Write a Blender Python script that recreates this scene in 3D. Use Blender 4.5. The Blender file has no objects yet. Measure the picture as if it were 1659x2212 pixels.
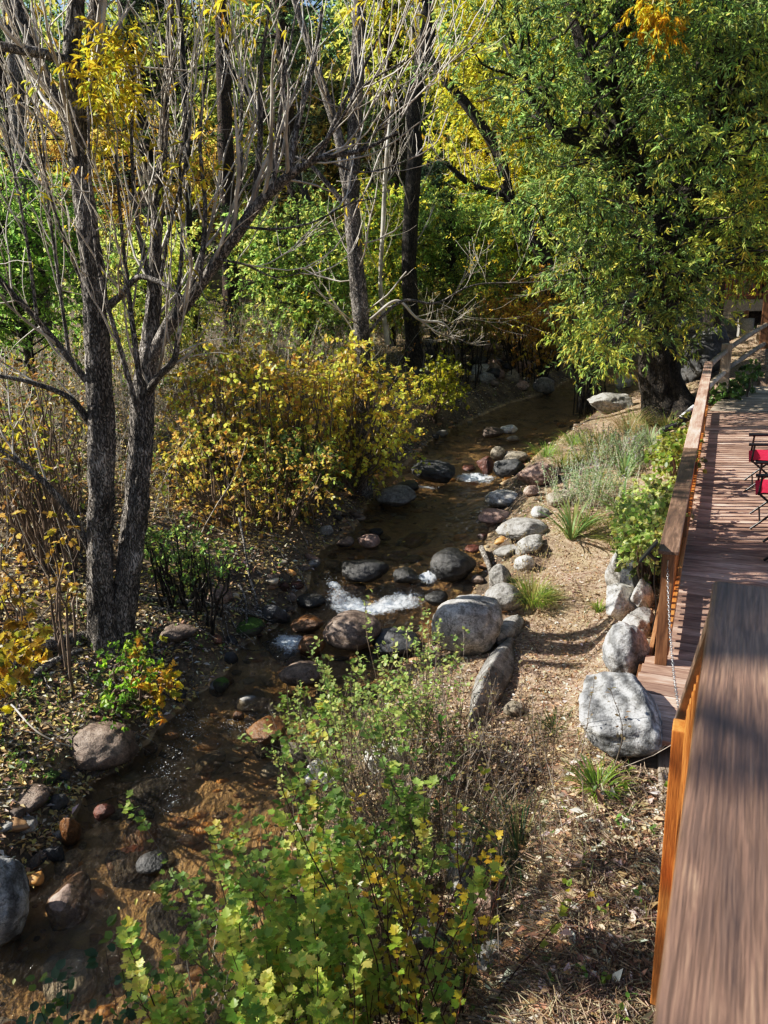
import bpy, bmesh, math, random
import numpy as np
from mathutils import Matrix, Vector

S = bpy.context.scene
COL = S.collection
rng = np.random.default_rng(11)
random.seed(5)
rad = math.radians

# ------------------------------------------------------------------ camera
CAMZ = 4.8
PITCH, ROLL, FPX = rad(18.5), rad(3.0), 1661.0       # focal length in units of a 1659-wide picture
r0 = np.array([1, 0, 0.]); u0 = np.array([0, math.sin(PITCH), math.cos(PITCH)]); F0 = np.array([0, math.cos(PITCH), -math.sin(PITCH)])
CR = math.cos(ROLL) * r0 - math.sin(ROLL) * u0
CU = math.sin(ROLL) * r0 + math.cos(ROLL) * u0
C0 = np.array([0, 0, CAMZ])
cam = bpy.data.cameras.new('camera'); camo = bpy.data.objects.new('camera', cam); COL.objects.link(camo)
B0 = -F0
camo.matrix_world = Matrix(((CR[0], CU[0], B0[0], 0), (CR[1], CU[1], B0[1], 0), (CR[2], CU[2], B0[2], CAMZ), (0, 0, 0, 1)))
cam.sensor_fit = 'VERTICAL'; cam.sensor_height = 36; cam.lens = 36 * FPX / 2212
cam.clip_start = 0.02; cam.clip_end = 2000
cam.dof.use_dof = True; cam.dof.focus_distance = 9.0; cam.dof.aperture_fstop = 13.0
S.camera = camo

def ray(px, py): return CR * (px - 829.5) / FPX - CU * (py - 1106) / FPX + F0
def atz(px, py, z):
    d = ray(px, py); return C0 + d * (z - CAMZ) / d[2]
def aty(px, py, Y):
    d = ray(px, py); return C0 + d * Y / d[1]
def project(p):
    v = np.asarray(p) - C0
    w = v @ F0
    return 829.5 + FPX * (v @ CR) / w, 1106 - FPX * (v @ CU) / w

# deck frame: s runs along the railing, t to the right of it
AD = rad(24.3)
DD = np.array([math.sin(AD), math.cos(AD), 0]); DN = np.array([math.cos(AD), -math.sin(AD), 0]); UP = np.array([0, 0, 1.])
def st(s, t, z=0.0): return DD * s + DN * t + UP * z

# ------------------------------------------------------------------ noise
_perm = np.random.default_rng(3).permutation(512)
_perm = np.concatenate([_perm, _perm, _perm]); _val = np.random.default_rng(4).random(512) * 2 - 1
def vnoise(x, y, z=None):
    x = np.asarray(x, float); y = np.asarray(y, float); z = np.zeros_like(x) if z is None else np.asarray(z, float)
    xi = np.floor(x).astype(int); yi = np.floor(y).astype(int); zi = np.floor(z).astype(int)
    xf = x - xi; yf = y - yi; zf = z - zi
    u = xf * xf * (3 - 2 * xf); v = yf * yf * (3 - 2 * yf); w = zf * zf * (3 - 2 * zf)
    def h(a, b, c): return _val[_perm[_perm[_perm[a & 511] + (b & 511)] + (c & 511)] & 511]
    def l(a, b, t): return a + (b - a) * t
    return l(l(l(h(xi, yi, zi), h(xi + 1, yi, zi), u), l(h(xi, yi + 1, zi), h(xi + 1, yi + 1, zi), u), v),
             l(l(h(xi, yi, zi + 1), h(xi + 1, yi, zi + 1), u), l(h(xi, yi + 1, zi + 1), h(xi + 1, yi + 1, zi + 1), u), v), w)
def fbm(x, y, z=None, o=4):
    s = 0; a = 1.0
    for i in range(o):
        k = 2.03 ** i
        s = s + a * vnoise(x * k + i * 17.3, y * k - i * 9.1, None if z is None else z * k + i * 5.7); a *= .5
    return s / 1.9
def sm(x, a, b):
    t = np.clip((x - a) / (b - a), 0, 1); return t * t * (3 - 2 * t)

# ------------------------------------------------------------------ creek and terrain
def wl(y):                                            # water level: three little drops
    return .12 * sm(y, 8.35, 8.75) + .2 * sm(y, 9.75, 10.15) + .14 * sm(y, 16.3, 16.8)
def atw(px, py):
    z = .1
    for i in range(6): z = float(wl(atz(px, py, z)[1]))
    return atz(px, py, z)
LP = [(-700, 2300), (-330, 2100), (-60, 2010), (60, 1930), (120, 1850), (165, 1770), (200, 1700), (290, 1650), (335, 1580), (420, 1510), (500, 1450), (520, 1400), (585, 1365), (630, 1330), (665, 1270), (690, 1195), (765, 1145), (800, 1085), (835, 1030), (900, 990), (930, 955), (1000, 915), (1100, 872), (1180, 850), (1230, 822), (1290, 795), (1400, 775), (1600, 760)]
RP = [(700, 2500), (690, 2212), (670, 2000), (650, 1850), (680, 1720), (775, 1570), (850, 1450), (935, 1380), (1000, 1310), (1048, 1230), (1045, 1180), (1062, 1130), (1055, 1090), (1085, 1040), (1130, 1005), (1190, 960), (1255, 912), (1300, 885), (1400, 845), (1500, 815), (1700, 790)]
LW = np.array([atw(*p)[:2] for p in LP]); RW = np.array([atw(*p)[:2] for p in RP])
LW = np.vstack([LW[:1] + [[-3, -4]], LW]); RW = np.vstack([RW[:1] + [[-1.5, -4]], RW])
def pdist(X, Y, P):
    best = np.full(X.shape, 1e9)
    for a, b in zip(P[:-1], P[1:]):
        ab = b - a; t = np.clip(((X - a[0]) * ab[0] + (Y - a[1]) * ab[1]) / (ab @ ab), 0, 1)
        best = np.minimum(best, (X - a[0] - t * ab[0]) ** 2 + (Y - a[1] - t * ab[1]) ** 2)
    return np.sqrt(best)
def inside(X, Y, P):
    r = np.zeros(X.shape, bool)
    for i in range(len(P)):
        a = P[i]; b = P[i - 1]
        if a[1] == b[1]: continue
        r ^= ((a[1] > Y) != (b[1] > Y)) & (X < (b[0] - a[0]) * (Y - a[1]) / (b[1] - a[1]) + a[0])
    return r
CREEK = np.vstack([LW, RW[::-1]])
def terrain(X, Y, full=False):
    X = np.asarray(X, float); Y = np.asarray(Y, float)
    shp = X.shape; X = X.ravel(); Y = Y.ravel()
    dl = pdist(X, Y, LW); dr = pdist(X, Y, RW); ins = inside(X, Y, CREEK)
    d = np.minimum(dl, dr)
    left = (dl < dr)
    w = wl(Y)
    n1 = fbm(X * .9, Y * .9); n2 = fbm(X * 4, Y * 4); n3 = fbm(X * .12, Y * .12)
    bed = w - .1 - .16 * sm(d, 0, .8) + .05 * n2 + .07 * n1
    k = sm(Y, 16, 20)
    L = w + .02 + .28 * sm(d, 0, .5) + (.26 + .35 * k) * np.clip(d - .2, 0, 5.5 - 3 * k) * (1 - .25 * k) + .02 * np.clip(d - 5, 0, 40)
    T = X * DN[0] + Y * DN[1]; Sx = X * DD[0] + Y * DD[1]
    R_ = w + .02 + .38 * sm(d, 0, .7) + .16 * np.clip(d - .3, 0, 2.5)
    near = sm(T, -1.15, -.45)
    R_ = R_ * (1 - near) + 1.38 * near
    up = sm(Sx, 16, 24) * sm(d, .8, 3.5)
    R_ = R_ + up * (1.1 + .1 * np.clip(Sx - 24, 0, 40))
    Z = np.where(left, L, R_) + .09 * n1 * sm(d, .1, 1.5) + .03 * n2
    far = np.hypot(X, Y - 5)
    Z = Z + .16 * np.clip(far - 48, 0, 140) * (1 + .35 * n3) + n3 * sm(far, 15, 60) * 1.5 * left
    onr = (~left) & (T > -.45) & (Sx < 19) & (Sx > -6)
    Z = np.where(onr, np.minimum(Z, 1.42), Z)
    Z = np.where(ins, bed, Z)
    if full: return Z.reshape(shp), np.where(ins, -d, d).reshape(shp), left.reshape(shp)
    return Z.reshape(shp)
def ground(x, y): return float(terrain(np.array([x]), np.array([y]))[0])
_ts = np.concatenate([np.arange(2, 30, .05), np.arange(30, 90, .3)])
def gp(px, py):                                       # where the line of sight meets the ground
    d = ray(px, py); d = d / d[1]
    P = C0[None] + d[None] * _ts[:, None]
    z = terrain(P[:, 0], P[:, 1])
    z = np.maximum(z, np.where(inside(P[:, 0], P[:, 1], CREEK), wl(P[:, 1]), -9))
    k = np.argmax(P[:, 2] < z)
    return np.array([P[k, 0], P[k, 1], z[k]])

# ------------------------------------------------------------------ mesh helpers
class MB:
    def __init__(s): s.v = []; s.f = []; s.c = []; s.n = 0
    def add(s, v, f, c=None):
        v = np.asarray(v, float).reshape(-1, 3)
        f = np.asarray(f, int)
        s.v.append(v); s.f.append(f + s.n)
        s.c.append(np.ones((len(v), 3)) * (c if c is not None else .5)); s.n += len(v)
    def build(s, name, mat, parent=None, smooth=True, origin=None, label=None):
        if origin is None: origin = np.array(parent.location) if parent is not None else s.v[0][0] * 0
        V = np.concatenate(s.v) - origin
        me = bpy.data.meshes.new(name)
        me.vertices.add(len(V)); me.vertices.foreach_set('co', V.astype(np.float32).ravel())
        tot = np.concatenate([np.full(len(f), f.shape[1]) for f in s.f]).astype(np.int32)
        idx = np.concatenate([f.ravel() for f in s.f]).astype(np.int32)
        st_ = np.concatenate([[0], np.cumsum(tot)[:-1]]).astype(np.int32)
        me.loops.add(len(idx)); me.loops.foreach_set('vertex_index', idx)
        me.polygons.add(len(tot)); me.polygons.foreach_set('loop_start', st_); me.polygons.foreach_set('loop_total', tot)
        me.update(calc_edges=True)
        if smooth: me.polygons.foreach_set('use_smooth', np.ones(len(tot), bool))
        a = me.attributes.new('Col', 'FLOAT_COLOR', 'POINT')
        cc = np.ones((len(V), 4), np.float32); cc[:, :3] = np.concatenate(s.c)
        a.data.foreach_set('color', cc.ravel())
        me.materials.append(mat)
        o = bpy.data.objects.new(name, me); COL.objects.link(o)
        if parent is not None: o.parent = parent
        else: o.location = origin
        if label: o['label'] = label
        return o
def tag(o, label=None, cat=None, group=None, kind=None):
    if label: o['label'] = label
    if cat: o['category'] = cat
    if group: o['group'] = group
    if kind: o['kind'] = kind
    return o
def thing(name, loc, label, cat, group=None):
    o = bpy.data.objects.new(name, None); COL.objects.link(o)
    o.location = tuple(float(a) for a in loc); o.empty_display_size = .1
    return tag(o, label, cat, group)

def tubes(P, R, sides=4, noise=0., nfreq=(6, 3), cap=True):
    """P (N,K,3) paths, R (N,K) radii -> verts, quads"""
    P = np.asarray(P, float); R = np.asarray(R, float)
    if P.ndim == 2: P = P[None]; R = R[None]
    N, K, _ = P.shape
    T = np.gradient(P, axis=1); T /= np.linalg.norm(T, axis=2, keepdims=True) + 1e-9
    mean = P[:, -1] - P[:, 0]; mean /= np.linalg.norm(mean, axis=1, keepdims=True) + 1e-9
    ref = np.where(np.abs(mean[:, 2:3]) > .7, np.array([[0., 1, 0]]), np.array([[0, 0, 1.]]))
    A = np.cross(T, ref[:, None, :]); A /= np.linalg.norm(A, axis=2, keepdims=True) + 1e-9
    B = np.cross(T, A)
    th = np.arange(sides) * 2 * math.pi / sides
    rr = R[:, :, None] * np.ones(sides)
    if noise:
        L = np.concatenate([[0], np.cumsum(np.linalg.norm(np.diff(P[0], axis=0), axis=1))])
        cx = np.cos(th)[None, :] * nfreq[0] / 2; sx = np.sin(th)[None, :] * nfreq[0] / 2
        ll = L[:, None] * nfreq[1] + P[0, 0, 0] * 3
        nn = fbm(cx + 0 * ll, sx + 0 * ll, ll + 0 * cx, 3)
        rr = rr * (1 + noise * nn[None])
    V = P[:, :, None, :] + rr[..., None] * (np.cos(th)[None, None, :, None] * A[:, :, None, :] + np.sin(th)[None, None, :, None] * B[:, :, None, :])
    idx = np.arange(N * K * sides).reshape(N, K, sides)
    a = idx[:, :-1]; b = idx[:, 1:]
    Fq = np.stack([a, np.roll(a, -1, axis=2), np.roll(b, -1, axis=2), b], -1).reshape(-1, 4)
    return V.reshape(-1, 3), Fq
def smooth_path(pts, n):
    pts = np.asarray(pts, float)
    t = np.concatenate([[0], np.cumsum(np.linalg.norm(np.diff(pts[:, :3], axis=0), axis=1))]); t /= t[-1]
    m = np.gradient(pts, t, axis=0)
    u = np.linspace(0, 1, n); k = np.clip(np.searchsorted(t, u, side='right') - 1, 0, len(t) - 2)
    h = (t[k + 1] - t[k])[:, None]; x = ((u - t[k]) / h[:, 0])[:, None]
    return (2 * x**3 - 3 * x**2 + 1) * pts[k] + (x**3 - 2 * x**2 + x) * h * m[k] + (-2 * x**3 + 3 * x**2) * pts[k + 1] + (x**3 - x**2) * h * m[k + 1]

def unit(v): return v / (np.linalg.norm(v, axis=-1, keepdims=True) + 1e-9)
def rdir(n): return unit(rng.normal(size=(n, 3)))
KITE = (np.array([[0, 0, 0], [.45, .5, .12], [1, 0, -.1], [.45, -.5, .12]]), np.array([[0, 1, 2], [0, 2, 3]]))
NARROW = (np.array([[0, 0, 0], [.3, .5, .1], [.65, .38, .04], [1, 0, -.18], [.65, -.38, .04], [.3, -.5, .1]]), np.array([[0, 1, 2, 3], [0, 3, 4, 5]]))
OVAL = (np.array([[0, 0, 0], [.22, .42, .06], [.6, .46, .03], [1, 0, -.08], [.6, -.46, .03], [.22, -.42, .06]]), np.array([[0, 1, 2, 3], [0, 3, 4, 5]]))
_mp = [(0, 0), (.02, .22), (.18, .5), (.26, .33), (.5, .62), (.58, .45), (.55, .3), (.74, .3), (.8, .14), (1, 0)]
_mv = [(x, y, .12 * abs(y)) for x, y in _mp] + [(x, -y, .12 * abs(y)) for x, y in _mp[1:-1]]
_mv = [(x, y, z - .12 * x * x) for x, y, z in _mv]
LOBED = (np.array(_mv), np.array([[0, 1, 2], [0, 2, 3], [0, 3, 4], [0, 4, 5], [0, 5, 6], [0, 6, 7], [0, 7, 8], [0, 8, 9],
          [0, 11, 10], [0, 12, 11], [0, 13, 12], [0, 14, 13], [0, 15, 14], [0, 16, 15], [0, 17, 16], [0, 9, 17]]))
def leaves(mb, C, D, N, size, ratio, cols, tmpl=KITE, jit=.25):
    """C base points, D leaf direction, N rough normal, size lengths, ratio width/length, cols (n,3)"""
    n = len(C)
    D = unit(D); B = unit(np.cross(N, D)); Nn = np.cross(D, B)
    L = np.asarray(size) * np.ones(n) * (1 + jit * rng.uniform(-1, 1, n))
    tv, tf = tmpl
    V = C[:, None, :] + L[:, None, None] * (tv[None, :, 0:1] * D[:, None] + ratio * tv[None, :, 1:2] * B[:, None] + tv[None, :, 2:3] * Nn[:, None])
    Fc = (np.arange(n) * len(tv))[:, None, None] + tf[None]
    mb.add(V.reshape(-1, 3), Fc.reshape(-1, tf.shape[1]), np.repeat(cols, len(tv), axis=0))
def palette(n, cols, w=None, var=.25, clump=None):
    cols = np.array(cols, float); w = np.ones(len(cols)) if w is None else np.array(w, float); w = w / w.sum()
    if clump is not None:                              # colour drifts from clump to clump
        u = np.clip(clump, 0, .9999); k = np.searchsorted(np.cumsum(w), u)
        k = np.where(rng.random(n) < .35, rng.choice(len(cols), n, p=w), np.clip(k, 0, len(cols) - 1))
    else: k = rng.choice(len(cols), n, p=w)
    c = cols[k] * (1 + var * rng.uniform(-1, 1, (n, 1))) * (1 + .12 * rng.uniform(-1, 1, (n, 3)))
    return np.clip(c, 0.003, .95)
def spray_leaves(mb, O, D, length, m, size, ratio, cols, w=None, tmpl=KITE, droop=.3, twig=None, var=.25, spread=.9):
    """leaves set along short twigs starting at O in direction D"""
    n = len(O); D = unit(D)
    u = rng.random((n, m)) ** .8
    ln = np.asarray(length) * np.ones(n) * rng.uniform(.6, 1.2, n)
    off = D[:, None] * (u * ln[:, None])[..., None]; off[..., 2] -= droop * (u ** 2) * ln[:, None]
    Cc = (O[:, None] + off).reshape(-1, 3)
    dd = (D[:, None] * .7 + rdir(n * m).reshape(n, m, 3) * spread)
    dd[..., 2] -= droop * 1.2
    nn = rdir(n * m) * .9 + UP
    cl = np.repeat(rng.random(n), m)
    leaves(mb, Cc, dd.reshape(-1, 3), nn, size, ratio, palette(n * m, cols, w, var, cl), tmpl)
    if twig is not None:
        k = np.linspace(0, 1, 4)
        P = O[:, None] + D[:, None] * (k[None] * ln[:, None])[..., None]; P[..., 2] -= droop * (k ** 2)[None] * ln[:, None]
        v, f = tubes(P, np.full((n, 4), twig[1]) * (1 - .6 * k), 3); twig[0].add(v, f, .5)
def children(P, R, n, length, spread=.7, up=.5, K=6, lo=.15, hi=1., rf=.5, curl=.15, seed_out=None, toward=None):
    """n child branches growing from random places on the parent paths"""
    N, Kp, _ = P.shape
    pl = np.linalg.norm(P[:, -1] - P[:, 0], axis=1) + .001
    i = rng.choice(N, n, p=pl / pl.sum()); u = rng.uniform(lo, hi, n) * (Kp - 1)
    k = np.clip(u.astype(int), 0, Kp - 2); f = (u - k)[:, None]
    O = P[i, k] * (1 - f) + P[i, k + 1] * f; T = unit(P[i, k + 1] - P[i, k])
    r = (R[i, k] * (1 - f[:, 0]) + R[i, k + 1] * f[:, 0]) * rf * rng.uniform(.6, 1., n)
    D = unit(T + rdir(n) * spread + UP * up * .5 + (0 if toward is None else np.array(toward)))
    ln = (length[0] + (length[1] - length[0]) * rng.random(n)) * (1 - .45 * u / (Kp - 1))
    out = np.zeros((n, K, 3)); out[:, 0] = O; d = D
    for j in range(1, K):
        d = unit(d + rdir(n) * curl + UP * up * .35 + (0 if toward is None else np.array(toward) * .15))
        out[:, j] = out[:, j - 1] + d * (ln / (K - 1))[:, None]
    rr = r[:, None] * np.linspace(1, .25, K)[None]
    return out, rr

# ------------------------------------------------------------------ materials
MATS = {}
def newmat(name):
    m = bpy.data.materials.new(name); m.use_nodes = True; nt = m.node_tree; nt.nodes.clear()
    out = nt.nodes.new('ShaderNodeOutputMaterial'); MATS[name] = m
    def N(t, **k):
        n = nt.nodes.new('ShaderNode' + t)
        for a, b in k.items():
            if a.startswith('i_'):
                q = a[2:]; q = int(q) if q.isdigit() else q.replace('_', ' ')
                n.inputs[q].default_value = b
            else: setattr(n, a, b)
        return n
    def Lk(a, b, ai=0, bi=0):
        nt.links.new(a.outputs[ai], b.inputs[bi])
    return m, N, Lk, out
def ramp(N, stops, interp='LINEAR'):
    r = N('ValToRGB'); r.color_ramp.interpolation = interp
    e = r.color_ramp.elements
    while len(e) < len(stops): e.new(.5)
    for q, (p, c) in zip(e, stops):
        q.position = p; q.color = (*c, 1) if len(c) == 3 else c
    return r
def leafmat(name, trans=.45, rough=.5, spec=.4):
    m, N, Lk, out = newmat(name)
    at = N('Attribute', attribute_name='Col')
    p = N('BsdfPrincipled', i_Roughness=rough); p.inputs['Specular IOR Level'].default_value = spec
    t = N('BsdfTranslucent'); mx = N('MixShader', i_Fac=trans)
    g = N('Gamma', i_Gamma=.85)
    Lk(at, p, 'Color', 'Base Color'); Lk(at, g, 'Color', 0); Lk(g, t, 0, 0); Lk(p, mx, 0, 1); Lk(t, mx, 0, 2); Lk(mx, out)
    return m
M_leaf = leafmat('leaf', .55, .42, .5)
M_leafbg = leafmat('distant_leaf', .66, .5, .4)
M_litter = leafmat('dry_leaf', .15, .6, .2)
M_straw = leafmat('dry_straw', .1, .6, .2)
def barkmat(name, c1, c2, scale=1., bump=.6, zs=.22):
    m, N, Lk, out = newmat(name)
    tc = N('TexCoord'); mp = N('Mapping'); mp.inputs['Scale'].default_value = (scale, scale, scale * zs); Lk(tc, mp, 'Object', 0)
    n1 = N('TexNoise', i_Scale=16., i_Detail=6., i_Roughness=.65); n1.inputs['Distortion'].default_value = .6
    v1 = N('TexNoise', i_Scale=9., i_Detail=3.); v1.inputs['Distortion'].default_value = 1.6
    n2 = N('TexNoise', i_Scale=2.5, i_Detail=3.)
    Lk(mp, n1); Lk(mp, v1); Lk(tc, n2, 'Object', 0)
    s5 = N('Math', operation='SUBTRACT', i_1=.5); Lk(v1, s5, 'Fac', 0); ab = N('Math', operation='ABSOLUTE'); Lk(s5, ab)
    mul = N('Math', operation='MULTIPLY', i_1=9.); mul.use_clamp = True; Lk(ab, mul)
    add = N('Math', operation='MULTIPLY'); Lk(mul, add); Lk(n1, add, 'Fac', 1)
    r = ramp(N, [(.08, tuple(a * .25 for a in c1)), (.26, c1), (.6, c2), (.8, tuple(min(a * 1.5, .9) for a in c2))]); 
    ad2 = N('Math', operation='ADD'); Lk(add, ad2); 
    mm = N('MapRange', i_1=.3, i_2=.7, i_3=-.15, i_4=.2); Lk(n2, mm, 'Fac', 0); Lk(mm, ad2, 0, 1)
    Lk(ad2, r); p = N('BsdfPrincipled', i_Roughness=.85); Lk(r, p, 'Color', 'Base Color')
    b = N('Bump', i_Strength=bump, i_Distance=.03); Lk(add, b, 0, 'Height'); Lk(b, p, 0, 'Normal'); Lk(p, out)
    return m
M_bark = barkmat('grey_bark', (.15, .13, .11), (.5, .45, .4), 3.2, 1.2, .3)
M_barkdark = barkmat('dark_bark', (.028, .022, .017), (.11, .088, .068), 2.6, 1.2, .3)
M_barkpine = barkmat('pine_bark', (.05, .032, .022), (.16, .1, .07), 2.6, 1.2, .3)
def twigmat(name, c1, c2):
    m, N, Lk, out = newmat(name)
    tc = N('TexCoord'); n = N('TexNoise', i_Scale=3., i_Detail=3.); Lk(tc, n, 'Object', 0); r = ramp(N, [(.35, c1), (.65, c2)]); Lk(n, r, 'Fac', 0)
    p = N('BsdfPrincipled', i_Roughness=.55); Lk(r, p, 0, 'Base Color'); Lk(p, out); return m
M_twig = twigmat('pale_twig', (.25, .21, .165), (.68, .62, .53))
M_twigbrown = twigmat('brown_twig', (.07, .048, .034), (.24, .18, .135))
M_twiggrey = twigmat('grey_brown_twig', (.14, .11, .09), (.4, .345, .285))
M_twigred = barkmat('red_stem', (.05, .015, .01), (.15, .045, .025), 2.5, .3, 1.)
M_log = barkmat('dead_log', (.16, .14, .12), (.5, .45, .39), 2., .8, .6)

def rockmat(name, c1, c2, c3, wet=0., stripe=0., moss=0.):
    m, N, Lk, out = newmat(name)
    tc = N('TexCoord'); oi = N('ObjectInfo'); cb = N('CombineXYZ'); mu = N('Math', operation='MULTIPLY', i_1=40.)
    Lk(oi, mu, 'Random', 0)
    for k in range(3): Lk(mu, cb, 0, k)
    va = N('VectorMath', operation='ADD'); Lk(tc, va, 'Object', 0); Lk(cb, va, 0, 1)
    nb = N('TexNoise', i_Scale=3., i_Detail=8., i_Roughness=.62); Lk(va, nb)
    nf = N('TexNoise', i_Scale=55., i_Detail=3., i_Roughness=.8); Lk(va, nf)
    vs = N('TexVoronoi', i_Scale=70.); Lk(va, vs)
    r = ramp(N, [(.3, c1), (.5, c2), (.72, c3)]); 
    src = nb
    if stripe:
        w = N('TexWave', i_Scale=2.2, i_Distortion=7., i_Detail=4.); w.inputs['Detail Scale'].default_value = 1.5; Lk(va, w)
        mxs = N('Mix', i_0=stripe); mxs.data_type = 'FLOAT'
        mxs.inputs[0].default_value = stripe; Lk(nb, mxs, 'Fac', 2); Lk(w, mxs, 'Fac', 3); src = mxs
    Lk(src, r, 0, 0)
    rf = ramp(N, [(.3, (.35,) * 3), (.5, (1,) * 3), (.7, (1.5,) * 3)]); Lk(nf, rf, 'Fac', 0)
    mx = N('MixRGB', blend_type='MULTIPLY', i_Fac=.75); Lk(r, mx, 0, 1); Lk(rf, mx, 0, 2)
    nm = N('TexNoise', i_Scale=11., i_Detail=5., i_Roughness=.7); Lk(va, nm)
    rm2 = ramp(N, [(.36, (.3, .29, .27)), (.5, (.95,) * 3), (.66, (1.25,) * 3)]); Lk(nm, rm2, 'Fac', 0)
    mxm = N('MixRGB', blend_type='MULTIPLY', i_Fac=.8); Lk(mx, mxm, 0, 1); Lk(rm2, mxm, 0, 2)
    wv = N('VectorMath', operation='MULTIPLY_ADD'); wv.inputs[1].default_value = (.6,) * 3; Lk(nb, wv, 'Color', 0); Lk(va, wv, 0, 2)
    cv = N('TexVoronoi', i_Scale=2.6, feature='DISTANCE_TO_EDGE'); Lk(wv, cv); rc = ramp(N, [(.0, (.25,) * 3), (.025, (1,) * 3)]); Lk(cv, rc, 'Distance', 0)
    mxc = N('MixRGB', blend_type='MULTIPLY', i_Fac=.7); Lk(mxm, mxc, 0, 1); Lk(rc, mxc, 0, 2); mx = mxc
    hv = N('HueSaturation'); mr = N('MapRange', i_3=.7, i_4=1.25); Lk(oi, mr, 'Random', 0); Lk(mr, hv, 0, 'Value'); Lk(mx, hv, 0, 'Color')
    p = N('BsdfPrincipled', i_Roughness=.8 - .5 * wet)
    last = hv
    geo = N('NewGeometry'); sp = N('SeparateXYZ')
    if moss:
        Lk(geo, sp, 'Normal', 0)
        ad = N('Math', operation='ADD'); Lk(sp, ad, 'Z', 0); Lk(nb, ad, 'Fac', 1)
        rm = ramp(N, [(.85 / 2, (0, 0, 0)), (1.2 / 2, (1, 1, 1))]); hf = N('Math', operation='MULTIPLY', i_1=.5); Lk(ad, hf); Lk(hf, rm)
        rg = ramp(N, [(.3, (.015, .04, .004)), (.7, (.09, .19, .015))]); Lk(nf, rg, 'Fac', 0)
        m2 = N('MixRGB'); Lk(rm, m2, 0, 0); Lk(last, m2, 0, 1); Lk(rg, m2, 0, 2); last = m2
    # darker foot where the stone meets the water or soil, stronger on wet stone
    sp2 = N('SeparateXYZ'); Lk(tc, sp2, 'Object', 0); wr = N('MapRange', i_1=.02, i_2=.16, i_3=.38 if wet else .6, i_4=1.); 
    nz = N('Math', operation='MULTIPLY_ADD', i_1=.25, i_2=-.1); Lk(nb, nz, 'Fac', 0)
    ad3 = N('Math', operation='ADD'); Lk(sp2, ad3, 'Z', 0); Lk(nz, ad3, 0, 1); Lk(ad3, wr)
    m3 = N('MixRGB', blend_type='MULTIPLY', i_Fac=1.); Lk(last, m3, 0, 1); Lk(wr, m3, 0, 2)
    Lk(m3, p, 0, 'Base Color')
    sm0 = N('Math', operation='MULTIPLY_ADD', i_1=.3); Lk(nf, sm0, 'Fac', 0); Lk(nb, sm0, 'Fac', 2)
    sm_ = N('Math', operation='MULTIPLY_ADD', i_1=.6); Lk(nm, sm_, 'Fac', 0); Lk(sm0, sm_, 0, 2)
    b = N('Bump', i_Strength=.75, i_Distance=.045); Lk(sm_, b, 0, 'Height'); Lk(b, p, 0, 'Normal'); Lk(p, out)
    return m
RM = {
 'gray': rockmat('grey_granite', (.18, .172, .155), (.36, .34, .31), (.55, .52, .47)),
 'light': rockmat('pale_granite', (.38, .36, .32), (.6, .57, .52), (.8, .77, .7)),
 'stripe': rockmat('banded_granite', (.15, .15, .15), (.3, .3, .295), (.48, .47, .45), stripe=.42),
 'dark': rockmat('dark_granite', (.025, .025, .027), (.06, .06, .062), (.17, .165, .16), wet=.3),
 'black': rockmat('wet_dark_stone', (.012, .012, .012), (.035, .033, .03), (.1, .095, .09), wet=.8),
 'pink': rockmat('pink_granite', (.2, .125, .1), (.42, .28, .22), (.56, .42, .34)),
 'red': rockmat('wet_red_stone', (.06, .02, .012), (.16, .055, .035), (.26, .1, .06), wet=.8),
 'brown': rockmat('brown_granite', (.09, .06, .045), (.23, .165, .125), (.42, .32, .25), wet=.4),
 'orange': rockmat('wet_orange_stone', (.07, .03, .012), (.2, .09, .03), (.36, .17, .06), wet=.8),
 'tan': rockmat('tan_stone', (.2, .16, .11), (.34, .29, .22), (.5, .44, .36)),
 'moss': rockmat('mossy_stone', (.03, .03, .02), (.07, .065, .05), (.12, .11, .09), moss=1.),
}
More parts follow.
